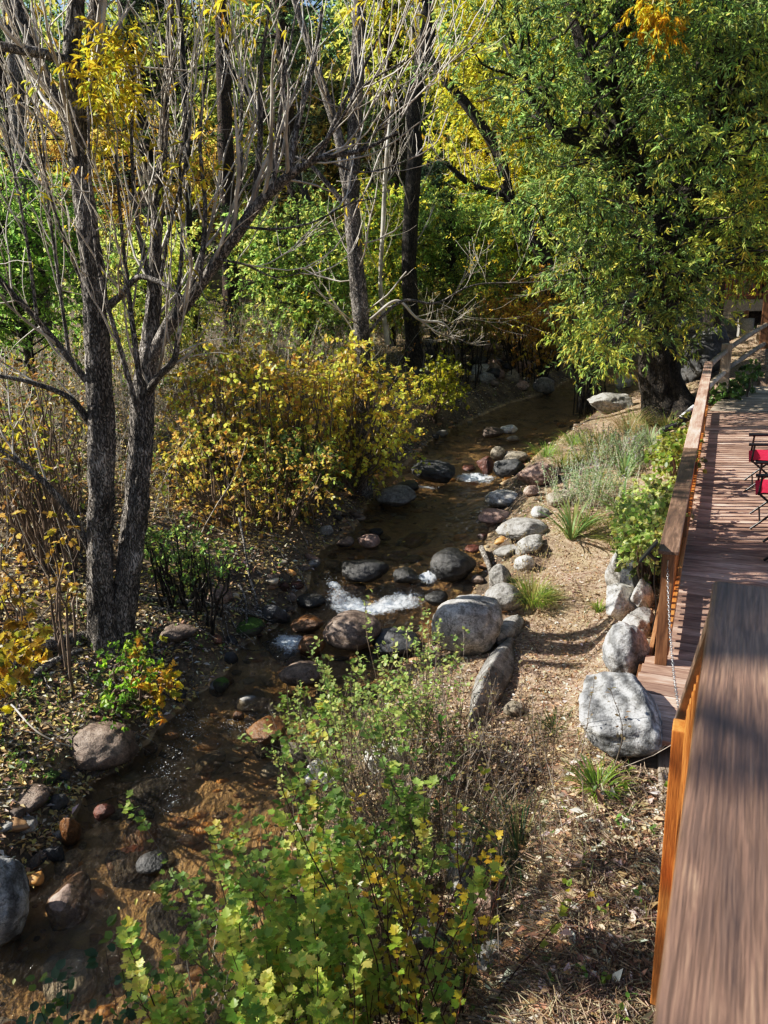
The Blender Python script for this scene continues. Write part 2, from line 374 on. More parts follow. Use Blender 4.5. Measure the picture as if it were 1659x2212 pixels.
def woodmat(name, c1, c2, c3, rough=.6, scale=1., knots=True, tint=.35):
    m, N, Lk, out = newmat(name)
    tc = N('TexCoord'); oi = N('ObjectInfo'); mu = N('Math', operation='MULTIPLY', i_1=30.); cb = N('CombineXYZ'); Lk(oi, mu, 'Random', 0)
    for k in range(3): Lk(mu, cb, 0, k)
    va = N('VectorMath', operation='ADD'); Lk(tc, va, 'Object', 0); Lk(cb, va, 0, 1)
    mp = N('Mapping'); mp.inputs['Scale'].default_value = (1.1 * scale, 14 * scale, 14 * scale); Lk(va, mp)
    n1 = N('TexNoise', i_Scale=3., i_Detail=7., i_Roughness=.65); n1.inputs['Distortion'].default_value = .8; Lk(mp, n1)
    mp2 = N('Mapping'); mp2.inputs['Scale'].default_value = (1.5, 5, 5); Lk(va, mp2)
    n2 = N('TexNoise', i_Scale=1.4, i_Detail=3.); Lk(mp2, n2)
    nf = N('TexNoise', i_Scale=9., i_Detail=4.); mp3 = N('Mapping'); mp3.inputs['Scale'].default_value = (1.5, 40, 40); Lk(va, mp3); Lk(mp3, nf)
    a = N('Math', operation='MULTIPLY_ADD', i_1=.5); Lk(n1, a, 'Fac', 0); 
    a2 = N('Math', operation='MULTIPLY', i_1=.5); Lk(n2, a2, 'Fac', 0); Lk(a2, a, 0, 2)
    r = ramp(N, [(.34, c1), (.5, c2), (.64, c3)]); Lk(a, r)
    hv = N('HueSaturation'); mr = N('MapRange', i_3=1 - tint, i_4=1 + tint); Lk(oi, mr, 'Random', 0); Lk(mr, hv, 0, 'Value'); Lk(r, hv, 0, 'Color')
    rf = ramp(N, [(.35, (.5,) * 3), (.55, (1.1,) * 3)]); Lk(nf, rf, 'Fac', 0)
    mx = N('MixRGB', blend_type='MULTIPLY', i_Fac=.6); Lk(hv, mx, 0, 1); Lk(rf, mx, 0, 2)
    p = N('BsdfPrincipled', i_Roughness=rough); Lk(mx, p, 0, 'Base Color')
    b = N('Bump', i_Strength=.35, i_Distance=.006); Lk(nf, b, 'Fac', 'Height'); Lk(b, p, 0, 'Normal'); Lk(p, out)
    return m
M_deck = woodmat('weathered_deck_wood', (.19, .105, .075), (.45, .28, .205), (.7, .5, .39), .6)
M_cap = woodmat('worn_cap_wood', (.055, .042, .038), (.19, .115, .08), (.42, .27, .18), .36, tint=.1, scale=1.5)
M_stain = woodmat('orange_stained_wood', (.26, .08, .02), (.55, .2, .05), (.7, .32, .1), .45, tint=.2)
M_post = woodmat('brown_post_wood', (.1, .045, .022), (.25, .12, .055), (.38, .2, .1), .6)
M_grey = woodmat('grey_split_wood', (.22, .17, .12), (.5, .4, .3), (.72, .6, .48), .75)
M_redwood = woodmat('red_painted_wood', (.16, .05, .03), (.26, .09, .055), (.34, .13, .08), .6)
def plain(name, c, rough=.5, metal=0., bump=0.):
    m, N, Lk, out = newmat(name)
    n = N('TexNoise', i_Scale=30., i_Detail=4.); tc = N('TexCoord'); Lk(tc, n, 'Object', 0)
    r = ramp(N, [(.3, tuple(a * .7 for a in c)), (.7, tuple(min(1, a * 1.2) for a in c))]); Lk(n, r, 'Fac', 0)
    p = N('BsdfPrincipled', i_Roughness=rough, i_Metallic=metal); Lk(r, p, 0, 'Base Color')
    if bump:
        b = N('Bump', i_Strength=bump, i_Distance=.01); Lk(n, b, 'Fac', 'Height'); Lk(b, p, 0, 'Normal')
    Lk(p, out); return m
M_black = plain('black_metal', (.012, .012, .013), .35)
M_steel = plain('galvanised_chain', (.5, .5, .5), .35, .9)
M_redcloth = plain('red_canvas', (.5, .012, .05), .8, 0, .4)
M_conc = plain('concrete', (.3, .28, .25), .9, 0, .5)
M_pipe = plain('black_corrugated_plastic', (.03, .03, .032), .35)
M_white = plain('pale_metal', (.6, .6, .6), .4)
# unseen trees added left of the view to shade the foreground
SHADE = [(-9.5, 4.6, 10.5, 2.2, 38, 'unseen cottonwood added left of the view for shade, nearest the camera'),
         (-6.5, 2.3, 13.5, 1.7, 26, 'small unseen cottonwood added left of the camera to shade the railing cap')]

# ================================================================== GROUND
def axis(lo, hi, step, far, g=1.13):
    a = list(np.arange(lo, hi + 1e-6, step)); s = step
    while a[-1] < far: s *= g; a.append(a[-1] + s)
    s = step; b = []
    x = lo
    while x > -far: s *= g; x -= s; b.append(x)
    return np.array(b[::-1] + a)
gx = axis(-10, 11, .075, 420); gy = axis(1.5, 27, .08, 420)
GX, GY = np.meshgrid(gx, gy, indexing='ij')
GZ, GD, GLft = terrain(GX, GY, True)
GZ = GZ + .012 * fbm(GX * 14, GY * 14) * (np.abs(GX) < 12)
mb = MB()
idx = np.arange(GX.size).reshape(GX.shape)
gf = np.stack([idx[:-1, :-1], idx[1:, :-1], idx[1:, 1:], idx[:-1, 1:]], -1).reshape(-1, 4)
gc = np.zeros((GX.size, 3))
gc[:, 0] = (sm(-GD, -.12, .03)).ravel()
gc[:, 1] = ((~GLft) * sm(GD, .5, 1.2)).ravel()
gc[:, 1] *= (.25 + .75 * sm(GY, 4.2, 6.2)).ravel()  # shade of the near slope put into the soil colour
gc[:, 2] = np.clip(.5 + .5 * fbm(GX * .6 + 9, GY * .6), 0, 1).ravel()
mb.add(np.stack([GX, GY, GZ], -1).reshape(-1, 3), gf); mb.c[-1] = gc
m, N, Lk, out = newmat('leafy_soil')
at = N('Attribute', attribute_name='Col'); sx = N('SeparateColor'); Lk(at, sx, 'Color', 0)
tc = N('TexCoord')
n1 = N('TexNoise', i_Scale=1.6, i_Detail=7., i_Roughness=.65); n2 = N('TexNoise', i_Scale=22., i_Detail=5., i_Roughness=.7); v = N('TexVoronoi', i_Scale=26.); v2 = N('TexVoronoi', i_Scale=7.5)
for q in (n1, n2, v, v2): Lk(tc, q, 'Object', 0)
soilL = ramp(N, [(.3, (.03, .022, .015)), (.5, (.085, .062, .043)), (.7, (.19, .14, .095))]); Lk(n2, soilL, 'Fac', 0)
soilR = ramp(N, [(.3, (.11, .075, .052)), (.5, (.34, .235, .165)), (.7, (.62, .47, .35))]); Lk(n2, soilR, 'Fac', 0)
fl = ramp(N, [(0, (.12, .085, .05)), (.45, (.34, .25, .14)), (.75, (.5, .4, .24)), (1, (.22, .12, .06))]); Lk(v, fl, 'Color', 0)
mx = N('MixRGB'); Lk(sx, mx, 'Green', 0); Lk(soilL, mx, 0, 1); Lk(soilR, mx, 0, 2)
fm = N('MapRange', i_1=.45, i_2=.65, i_3=0., i_4=.65); Lk(n1, fm, 'Fac', 0)
mx2 = N('MixRGB'); Lk(fm, mx2, 0, 0); Lk(mx, mx2, 0, 1); Lk(fl, mx2, 0, 2)
# stream bed: stones of many browns under sand
bc = ramp(N, [(0, (.14, .09, .05)), (.3, (.58, .37, .17)), (.55, (.3, .23, .16)), (.75, (.8, .58, .28)), (1, (.14, .1, .07))]); Lk(v2, bc, 'Color', 0)
be = ramp(N, [(.0, (1, 1, 1)), (.45, (.75,) * 3), (.75, (.3,) * 3)]); Lk(v2, be, 'Distance', 0)
bs = ramp(N, [(.4, (.46, .32, .19)), (.65, (.7, .5, .28))]); Lk(n2, bs, 'Fac', 0)
mb1 = N('MixRGB', blend_type='MULTIPLY', i_Fac=.8); Lk(bc, mb1, 0, 1); Lk(be, mb1, 0, 2)
bm = N('MapRange', i_1=.42, i_2=.58); Lk(n1, bm, 'Fac', 0)
mb2 = N('MixRGB'); Lk(bm, mb2, 0, 0); Lk(mb1, mb2, 0, 1); Lk(bs, mb2, 0, 2)
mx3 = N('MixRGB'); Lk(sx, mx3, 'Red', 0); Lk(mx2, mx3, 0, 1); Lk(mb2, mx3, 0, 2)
p = N('BsdfPrincipled', i_Roughness=.9); Lk(mx3, p, 0, 'Base Color')
b = N('Bump', i_Strength=.8, i_Distance=.04); Lk(n2, b, 'Fac', 'Height'); Lk(b, p, 0, 'Normal'); Lk(p, out)
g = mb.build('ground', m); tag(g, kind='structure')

# ================================================================== WATER
wx = np.arange(-9, 11, .05); wy = np.arange(-2, 30, .05)
WX, WY = np.meshgrid(wx, wy, indexing='ij')
dl = np.minimum(pdist(WX.ravel(), WY.ravel(), LW), pdist(WX.ravel(), WY.ravel(), RW)).reshape(WX.shape)
WI = inside(WX.ravel(), WY.ravel(), CREEK).reshape(WX.shape); WD = np.where(WI, dl, -dl)
# flow coordinates: ripples stretch along the stream
def turb(x, y):
    f = .5 + 1.6 * (np.exp(-((y - 8.4) / .7) ** 2) + np.exp(-((y - 9.75) / .55) ** 2) + np.exp(-((y - 16.3) / .6) ** 2) + .7 * np.exp(-((y - 7) / 1.1) ** 2))
    return f
tb = turb(WX, WY)
WZ = wl(WY) + tb * .016 * fbm(WX * 5 - WY * 1.5, WY * 2.2, o=3) + tb * .007 * fbm(WX * 14, WY * 9, o=3)
keep = (WD > -.35); ix = np.arange(WX.size).reshape(WX.shape)
kf = keep[:-1, :-1] & keep[1:, :-1] & keep[1:, 1:] & keep[:-1, 1:]
wf = np.stack([ix[:-1, :-1], ix[1:, :-1], ix[1:, 1:], ix[:-1, 1:]], -1)[kf]
used = np.unique(wf); rm_ = np.zeros(WX.size, int); rm_[used] = np.arange(len(used))
mb = MB(); mb.add(np.stack([WX, WY, WZ], -1).reshape(-1, 3)[used], rm_[wf])
m, N, Lk, out = newmat('creek_water')
tc = N('TexCoord'); mp = N('Mapping'); mp.inputs['Rotation'].default_value = (0, 0, rad(-30)); mp.inputs['Scale'].default_value = (1.5, .7, 1); Lk(tc, mp, 'Object', 0)
n1 = N('TexNoise', i_Scale=9., i_Detail=5., i_Roughness=.6); n1.inputs['Distortion'].default_value = .7; Lk(mp, n1)
b = N('Bump', i_Strength=1., i_Distance=.07); Lk(n1, b, 'Fac', 'Height')
fr = N('Fresnel', i_IOR=1.33); Lk(b, fr, 0, 'Normal')
gl = N('BsdfGlossy', i_Roughness=.03); gl.inputs['Color'].default_value = (1, 1, 1, 1); Lk(b, gl, 0, 'Normal')
tr = N('BsdfTransparent'); tr.inputs[0].default_value = (.87, .8, .68, 1)
rf = N('BsdfRefraction', i_Roughness=.0, i_IOR=1.2); rf.inputs[0].default_value = (.7, .6, .46, 1); Lk(b, rf, 0, 'Normal')
df = N('BsdfDiffuse'); df.inputs[0].default_value = (.1, .075, .05, 1)
n5 = N('TexNoise', i_Scale=16., i_Detail=6., i_Roughness=.7); n5.inputs['Distortion'].default_value = 1.5
mp5 = N('Mapping'); mp5.inputs['Rotation'].default_value = (0, 0, rad(-28)); mp5.inputs['Scale'].default_value = (1.6, .55, 1); Lk(tc, mp5, 'Object', 0); Lk(mp5, n5)
r5 = ramp(N, [(.5, (.01,) * 3), (.68, (.14,) * 3), (.78, (.4,) * 3)]); Lk(n5, r5, 'Fac', 0)
df.inputs[0].default_value = (.3, .25, .2, 1)
m0 = N('MixShader', i_Fac=.05); Lk(r5, m0, 0, 0); Lk(tr, m0, 0, 1); Lk(df, m0, 0, 2)
mx = N('MixShader'); Lk(fr, mx, 0, 0); Lk(m0, mx, 0, 1); Lk(gl, mx, 0, 2); Lk(mx, out)
w = mb.build('water', m); tag(w, kind='structure')

# whitewater: churned sheets below each drop, broken by noise
m, N, Lk, out = newmat('whitewater_foam')
tc = N('TexCoord'); n1 = N('TexNoise', i_Scale=24., i_Detail=8., i_Roughness=.8); n1.inputs['Distortion'].default_value = .8; Lk(tc, n1, 'Object', 0)
at = N('Attribute', attribute_name='Col'); sx = N('SeparateColor'); Lk(at, sx, 'Color', 0)
ad = N('Math', operation='ADD'); Lk(n1, ad, 'Fac', 0); Lk(sx, ad, 'Red', 1)
rp = ramp(N, [(.42, (0, 0, 0)), (.6, (1, 1, 1))]); hf = N('Math', operation='MULTIPLY', i_1=.5); Lk(ad, hf); Lk(hf, rp)
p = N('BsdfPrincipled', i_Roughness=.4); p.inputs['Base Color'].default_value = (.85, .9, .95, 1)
b = N('Bump', i_Strength=.9, i_Distance=.03); Lk(n1, b, 'Fac', 'Height'); Lk(b, p, 0, 'Normal'); p.inputs['Subsurface Weight'].default_value = .4; p.inputs['Subsurface Radius'].default_value = (.05, .05, .05)
tr = N('BsdfTransparent'); mx = N('MixShader'); Lk(rp, mx, 0, 0); Lk(tr, mx, 0, 1); Lk(p, mx, 0, 2); Lk(mx, out)
M_foam = m
def foam(pts, width, amp, label, strength=.75, drops=150):
    """pts: picture points along the foam; a lumpy sheet with droplets"""
    W = np.array([atw(*q) for q in pts]); path = smooth_path(W, 120)
    mb = MB(); uu = np.linspace(-1, 1, 41)
    T = unit(np.gradient(path, axis=0)); Bn = unit(np.cross(T, UP))
    V = path[:, None] + Bn[:, None] * (uu * width * 1.45)[None, :, None]
    x, y = V[..., 0], V[..., 1]
    e = (1 - uu[None] ** 2) * np.sin(np.linspace(.05, math.pi - .05, 120))[:, None] ** .5
    V[..., 2] = wl(y) + .004 + amp * e * (.5 + .7 * fbm(x * 7, y * 7, o=3)) + .12 * amp * fbm(x * 40, y * 40, o=2) * e
    i = np.arange(120 * 41).reshape(120, 41)
    mb.add(V.reshape(-1, 3), np.stack([i[:-1, :-1], i[1:, :-1], i[1:, 1:], i[:-1, 1:]], -1).reshape(-1, 4))
    mb.c[-1] = np.repeat((strength * e * .85 - .1).reshape(-1, 1), 3, 1)
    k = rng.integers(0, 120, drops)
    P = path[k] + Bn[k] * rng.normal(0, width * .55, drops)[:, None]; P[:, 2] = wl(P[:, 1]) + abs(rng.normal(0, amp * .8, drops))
    leaves(mb, P, rdir(drops), rdir(drops), .011, .8, np.ones((drops, 3)) * 1., KITE)  # white flecks: foam drops, and painted glints on the riffles
    o = mb.build('whitewater', M_foam); tag(o, label, 'whitewater', None, 'stuff')
foam([(715, 1290), (745, 1315), (800, 1322), (870, 1310), (935, 1300)], .22, .1, 'broad white cascade foaming just above the round brown boulder', .95, 250)
foam([(900, 1265), (930, 1275), (950, 1250)], .17, .13, 'white water spilling beside the big wet black boulder', .9, 120)
foam([(705, 1265), (718, 1290), (735, 1305)], .1, .1, 'left end of the cascade pouring between small stones', .85, 80)
foam([(590, 1378), (625, 1392), (650, 1420)], .22, .08, 'small white chute between wet brown stones on the left', .85, 120)
foam([(985, 1028), (1020, 1035), (1075, 1042)], .34, .1, 'upper rapid foaming between the dark boulders', .95, 150)
foam([(890, 1050), (920, 1055), (950, 1058)], .14, .05, 'thin foam at the foot of the dark left boulder', .8, 60)
foam([(400, 1540), (430, 1580), (380, 1640), (340, 1680)], .2, .03, 'broken riffle with painted white glints beside the large brown bank boulder', .3, 420)
foam([(490, 1560), (530, 1575), (600, 1560)], .16, .04, 'riffle with painted white glints over shallow orange stones', .36, 260)
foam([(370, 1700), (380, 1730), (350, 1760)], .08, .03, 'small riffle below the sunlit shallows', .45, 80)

# ================================================================== ROCKS
_ico = {}
def ico(n):
    if n not in _ico:
        bm = bmesh.new(); bmesh.ops.create_icosphere(bm, subdivisions=n, radius=1)
        _ico[n] = (np.array([v.co[:] for v in bm.verts]), np.array([[v.index for v in f.verts] for f in bm.faces])); bm.free()
    return _ico[n]
def rock_verts(a, b, c, seed, blocky=.5, sub=5):
    r = np.random.default_rng(seed); v, f = ico(sub)
    P = unit(r.normal(size=(16, 3))); dd = r.uniform(.72, 1.0, 16)
    dots = v @ P.T
    q = np.where(dots > .05, dd / np.maximum(dots, .05), 9)
    kk = 10 + 18 * blocky
    rad_ = (np.sum(np.minimum(q, 3) ** (-kk), axis=1)) ** (-1 / kk)
    rad_ = rad_ * blocky + (1 - blocky) * .9
    o = r.uniform(-50, 50, 3)
    rad_ = rad_ * (1 + .17 * fbm(v[:, 0] * 1.2 + o[0], v[:, 1] * 1.2 + o[1], v[:, 2] * 1.2 + o[2], 3) + .06 * fbm(v[:, 0] * 5 + o[1], v[:, 1] * 6, v[:, 2] * 6 + o[0], 4))
    V = v * rad_[:, None]
    ext = V.max(0) - V.min(0)
    V = (V - (V.max(0) + V.min(0)) / 2) / ext * 2
    V = V * np.array([a, b, c])
    return V, f
_rid = [0]
def rock(x0, y0, x1, y1, mat, label, blocky=.5, deep=.8, rot=None, zoff=0., cat='rock', group=None, hk=1., sink=.18, name=None, base=None):
    """a stone whose picture outline spans x0..x1, y0..y1 (it sits on the ground at y1)"""
    _rid[0] += 1; seed = 100 + _rid[0]
    cx = (x0 + x1) / 2; g = gp(cx, y1) if base is None else atz(cx, y1, base)
    dist = (g - C0) @ F0; hd = math.hypot(g[0], g[1])
    W = (x1 - x0) / FPX * dist; phi = math.atan2(CAMZ - g[2], hd)
    D = W * deep
    Hh = ((y1 - y0) / FPX * dist - D * .75 * math.sin(phi)) / math.cos(phi) * hk
    Hh = max(Hh, W * .38)
    away = unit(np.array([g[0], g[1], 0.]))
    ctr = g + away * D * .42
    V, f = rock_verts(W / 2 * 1.04, D / 2, (Hh + sink * Hh) / 2, seed, blocky)
    az = math.atan2(g[0], g[1])
    V[:, 2] += Hh / 2 - sink * Hh / 2
    if rot is not None:
        a = rad(rot); V[:, :2] = V[:, :2] @ np.array([[math.cos(a), math.sin(a)], [-math.sin(a), math.cos(a)]])
    V[:, :2] = V[:, :2] @ np.array([[math.cos(-az), math.sin(-az)], [-math.sin(-az), math.cos(-az)]])
    L = np.array([ctr[0], ctr[1], g[2] + zoff])
    mb = MB(); mb.add(V + L, f)
    big = W > .45
    o = mb.build(name or ('boulder' if big else 'stone'), RM[mat], origin=L)
    return tag(o, label, 'boulder' if big else 'stone', group)
ROCKS = [
 (890, 989, 983, 1046, 'dark', 'dark granite boulder left of the upper rapid', .35),
 (812, 1040, 900, 1098, 'gray', 'furrowed grey boulder by the left bank below the upper rapid', .45),
 (850, 1040, 905, 1066, 'black', 'low wet stone squeezed between the two boulders left of the upper rapid', .4),
 (1030, 983, 1066, 1027, 'red', 'dark red block in the upper rapid', .7),
 (1060, 963, 1090, 997, 'tan', 'upright tan rounded stone behind the upper rapid', .2),
 (1066, 987, 1134, 1035, 'dark', 'dark grey boulder right of the upper rapid', .6),
 (1118, 993, 1199, 1054, 'pink', 'smooth pinkish boulder on the right bank by the upper rapid', .25),
 (999, 1002, 1028, 1019, 'red', 'small wet red stone in the throat of the upper rapid', .4),
 (1085, 985, 1140, 1003, 'tan', 'flat tan stone behind the dark grey boulder', .4),
 (1048, 1054, 1130, 1098, 'light', 'pale rounded stone at the right water edge, moss at its side', .3),
 (1131, 1046, 1163, 1074, 'pink', 'small pink stone below the smooth pinkish boulder', .4),
 (1034, 1108, 1102, 1138, 'pink', 'flat pink stone lying in the shallows on the right', .5),
 (1072, 1118, 1181, 1173, 'gray', 'long dark grey boulder on the right shore above the path', .3),
 (1147, 1092, 1187, 1124, 'light', 'small pale stone beside the iris clump', .5),
 (1181, 1054, 1241, 1098, 'tan', 'tan stone behind the long strappy leaves', .4),
 (1066, 1170, 1124, 1213, 'gray', 'blue grey block at the right water edge', .8),
 (1114, 1154, 1171, 1199, 'light', 'pale slab leaning against the blue grey block', .7),
 (1110, 1197, 1155, 1239, 'light', 'pale rounded stone above the dry grass stalks', .3),
 (931, 1179, 1029, 1263, 'black', 'big wet black boulder in midstream', .2),
 (1004, 1180, 1039, 1198, 'red', 'small dark red stone behind the big black boulder', .5),
 (850, 1226, 907, 1268, 'black', 'wet black stone at the lip of the cascade', .5),
 (740, 1228, 842, 1262, 'black', 'low wet dark ledge above the cascade', .5),
 (1058, 1217, 1104, 1272, 'gray', 'upright grey stone between the drift root and the dry grass', .5),
 (1048, 1253, 1136, 1330, 'gray', 'grey boulder right of the largest midstream boulder', .35),
 (935, 1273, 1086, 1428, 'gray', 'largest grey boulder in the stream, right of the cascade', .35),
 (919, 1275, 968, 1314, 'black', 'wet dark stone tucked behind the largest grey boulder', .5),
 (701, 1312, 827, 1414, 'brown', 'round brown boulder below the cascade', .15),
 (806, 1362, 912, 1425, 'dark', 'dark stone between the round brown boulder and the grey one', .4),
 (1145, 812, 1196, 853, 'gray', 'grey boulder on the far left shore upstream', .5),
 (1269, 846, 1366, 894, 'gray', 'flat topped grey block at the far right shore', .95),
 (1326, 804, 1366, 838, 'light', 'pale stone in the water behind the flat topped block', .6),
 (1042, 919, 1088, 946, 'brown', 'brown stone alone in the upper pool', .4),
 (1080, 915, 1118, 938, 'light', 'pale stone touching the brown stone in the upper pool', .4),
 (1095, 946, 1122, 954, 'tan', 'little stone barely breaking the upper pool surface', .4),
 (774, 1151, 822, 1188, 'pink', 'rounded pink stone on the left shore of the middle pool', .3),
 (727, 1155, 767, 1182, 'brown', 'brown stone left of the rounded pink stone', .3),
 (798, 1140, 828, 1158, 'dark', 'dark pebble behind the rounded pink stone', .3),
 (685, 1132, 722, 1164, 'gray', 'grey egg shaped stone on the leafy left shore', .3),
 (450, 1262, 508, 1314, 'pink', 'angular pinkish stone behind the driftwood roots', .8),
 (570, 1299, 630, 1359, 'dark', 'dark purple angular stone by the small chute', .9),
 (572, 1235, 611, 1263, 'brown', 'brown stone at the back of the left bank stones', .5),
 (600, 1257, 627, 1281, 'red', 'small dark red stone, left one of a pair', .4),
 (628, 1257, 659, 1281, 'red', 'small dark red stone, right one of a pair', .4),
 (640, 1220, 672, 1238, 'brown', 'flat brown stone behind the red pair', .4),
 (603, 1281, 642, 1309, 'brown', 'brown stone below the red pair', .5),
 (640, 1290, 705, 1322, 'black', 'wet dark stone left of the cascade', .4),
 (630, 1330, 702, 1372, 'orange', 'wet orange stone above the small chute', .35),
 (645, 1367, 706, 1424, 'orange', 'wet orange stone between the small chute and the round boulder', .35),
 (605, 1447, 703, 1492, 'brown', 'low wet stone in midstream below the round brown boulder', .3),
 (350, 1345, 428, 1397, 'brown', 'brown sloping stone right of the tree roots', .5),
 (485, 1407, 516, 1439, 'dark', 'small dark stone at the left water edge', .4),
 (160, 1550, 304, 1674, 'brown', 'large brown boulder under the green sprig on the left bank', .25),
 (23, 1707, 114, 1767, 'brown', 'oval brown stone on the leafy left bank', .15),
 (109, 1714, 152, 1758, 'dark', 'dark stone right of the oval brown stone', .6),
 (141, 1760, 182, 1832, 'orange', 'rust coloured upright stone at the water edge', .4),
 (-75, 1830, 86, 2052, 'stripe', 'huge grey boulder cut by the left picture edge', .4),
 (18, 1753, 61, 1788, 'brown', 'brown stone below the oval brown stone', .5),
 (-10, 1777, 33, 1802, 'light', 'pale flat stone at the left edge', .7),
 (74, 1853, 105, 1876, 'dark', 'dark pebble beside the huge grey boulder', .4),
 (102, 1825, 140, 1864, 'dark', 'dark angular stone between pebble and rust coloured stone', .7),
 (118, 1800, 145, 1822, 'gray', 'small grey stone among dry leaves by the rust coloured one', .5),
 (208, 1735, 252, 1776, 'red', 'wet red stone breaking the water on the left', .5),
 (164, 1654, 191, 1674, 'dark', 'dark pebble at the foot of the large brown boulder', .4),
 (120, 1668, 154, 1693, 'dark', 'dark stone behind the mossy hummock', .5),
 (88, 1672, 134, 1706, 'moss', 'round mossy stone on the left bank', .2),
 (463, 1459, 497, 1497, 'moss', 'mossy stone at the left water edge', .2),
 (505, 1330, 575, 1380, 'moss', 'mossy log-like stone under the driftwood', .3),
 (537, 1555, 627, 1616, 'orange', 'wet orange brown ledge in the riffle', .6),
 (611, 1603, 664, 1651, 'tan', 'pale stone at the right end of the riffle', .6),
 (505, 1538, 529, 1562, 'orange', 'small wet orange stone in the riffle', .3),
 (300, 1850, 368, 1890, 'black', 'dark submerged stone in the near shallows', .4),
 (620, 1870, 702, 1945, 'pink', 'pale pink stone under the near bush', .6),
 (789, 1600, 881, 1678, 'light', 'pale pinkish block behind the bare twigs', .8),
 (660, 1640, 760, 1700, 'light', 'pale flat block under the sparse shrub', .8),
 (1019, 1927, 1082, 2025, 'pink', 'flat pinkish slab in front of the grass clump', .8),
 (880, 1990, 960, 2060, 'gray', 'grey stone half hidden behind red stems', .6),
 (1020, 2040, 1100, 2110, 'light', 'pale flaky stone near the bottom of the slope', .8),
 (1088, 1514, 1134, 1552, 'tan', 'small tan stone on the slope beside the long slab', .5),
 (1246, 1430, 1432, 1655, 'stripe', 'largest banded grey boulder leaning on the deck', .92),
 (1306, 1160, 1380, 1290, 'light', 'tall pale boulder at the top of the deck rock wall', .4),
 (1345, 1180, 1405, 1285, 'light', 'narrow white boulder under the vine by the post', .3),
 (1308, 1255, 1388, 1362, 'light', 'pale boulder in the middle of the deck rock wall', .4),
 (1360, 1245, 1412, 1325, 'light', 'white stone behind the middle pale boulder', .5),
 (1360, 1305, 1415, 1365, 'gray', 'small grey stone in the deck rock wall', .5),
 (1300, 1340, 1396, 1475, 'stripe', 'leaning grey boulder above the largest banded one', .45),
 (1370, 1376, 1424, 1432, 'tan', 'tan stone at the foot of the railing post', .6),
 (1335, 1215, 1388, 1312, 'light', 'pale boulder wedged between the taller ones of the wall', .6),
 (1330, 1320, 1400, 1395, 'light', 'broad pale boulder low in the deck rock wall', .6),
 (1352, 1392, 1412, 1462, 'gray', 'grey stone wedged above the largest banded boulder', .6),
 (1461, 700, 1564, 826, 'dark', 'big dark cracked boulder behind the willow trunk', .85),
 (1464, 692, 1508, 724, 'light', 'pale flat stone on the slope above the big dark boulder', .6),
]
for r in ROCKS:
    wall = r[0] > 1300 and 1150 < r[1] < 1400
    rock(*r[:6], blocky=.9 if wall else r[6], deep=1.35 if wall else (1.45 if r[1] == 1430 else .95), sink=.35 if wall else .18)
# long leaning slab between stream and path
def slab(p0, p1, w, h, mat, label, blocky=.5):
    a = gp(*p0); b = gp(*p1); c = (a + b) / 2; L = np.linalg.norm((b - a)[:2]) / 2
    V, f = rock_verts(L * 1.05, w, h, 900 + _rid[0], blocky); _rid[0] += 1
    ang = math.atan2(b[1] - a[1], b[0] - a[0])
    V[:, 2] += V[:, 0] / L * (b[2] - a[2]) / 2
    V[:, :2] = V[:, :2] @ np.array([[math.cos(ang), math.sin(ang)], [-math.sin(ang), math.cos(ang)]])
    mb = MB(); c = c + np.array([0, 0, h * .3]); mb.add(V + c, f)
    tag(mb.build('boulder', RM[mat], origin=c), label, 'boulder')
slab((1022, 1575), (1100, 1390), .17, .16, 'gray', 'long grey slab along the edge of the path')
slab((1000, 1965), (1003, 1812), .12, .09, 'gray', 'narrow grey slab lying among the bare twigs')
slab((1075, 1400), (1118, 1345), .14, .12, 'gray', 'short grey slab beyond the long one')
# dry stone revetment on the far left bank
rg = np.random.default_rng(8)
for i in range(70):
    px = rg.uniform(880, 1185); py = 735 + (px - 880) * .12 + rg.uniform(0, 85)
    w_ = rg.uniform(16, 40)
    rock(px - w_ / 2, py - w_ * .75, px + w_ / 2, py, rg.choice(['gray', 'pink', 'brown', 'tan', 'dark']), 'rough stone of the dry bank wall beyond the stream', .6, group='stones of the dry wall on the far bank', name='stone', sink=.3)
for o in list(COL.objects):
    if o.get('group') == 'stones of the dry wall on the far bank': o['category'] = 'stone'
# many small stones along the water's edge
ps = []
for i in range(10):
    L = np.zeros(3); V, f = rock_verts(.085, .06, .045, 5000 + i, .6, 4); mb = MB(); mb.add(V, f)
    ps.append(mb.build('stone', RM[['brown', 'gray', 'pink', 'dark', 'brown', 'orange', 'tan', 'dark', 'red', 'gray'][i]], origin=L))
k = 0
while k < 210:
    y = 3.4 + 17 * rng.random() ** 1.4; q = LW if rng.random() < .6 else RW
    x = float(np.interp(y, np.sort(q[:, 1]), q[np.argsort(q[:, 1]), 0])) + rng.normal(0, .22)
    z, d, lf = terrain(np.array([x]), np.array([y]), True)
    if abs(d[0]) > .4: continue
    o = ps[k] if k < 10 else ps[k % 10].copy()
    if k >= 10: COL.objects.link(o)
    sc = .35 + 1.5 * rng.random() ** 2
    o.location = (x, y, float(z[0]) + .012 * sc); o.rotation_euler = (rng.normal(0, .2), rng.normal(0, .2), rng.uniform(0, 6)); o.scale = (sc,) * 3
    tag(o, 'small stone among the many along the water edge', 'stone', 'small stones along the water edge'); k += 1
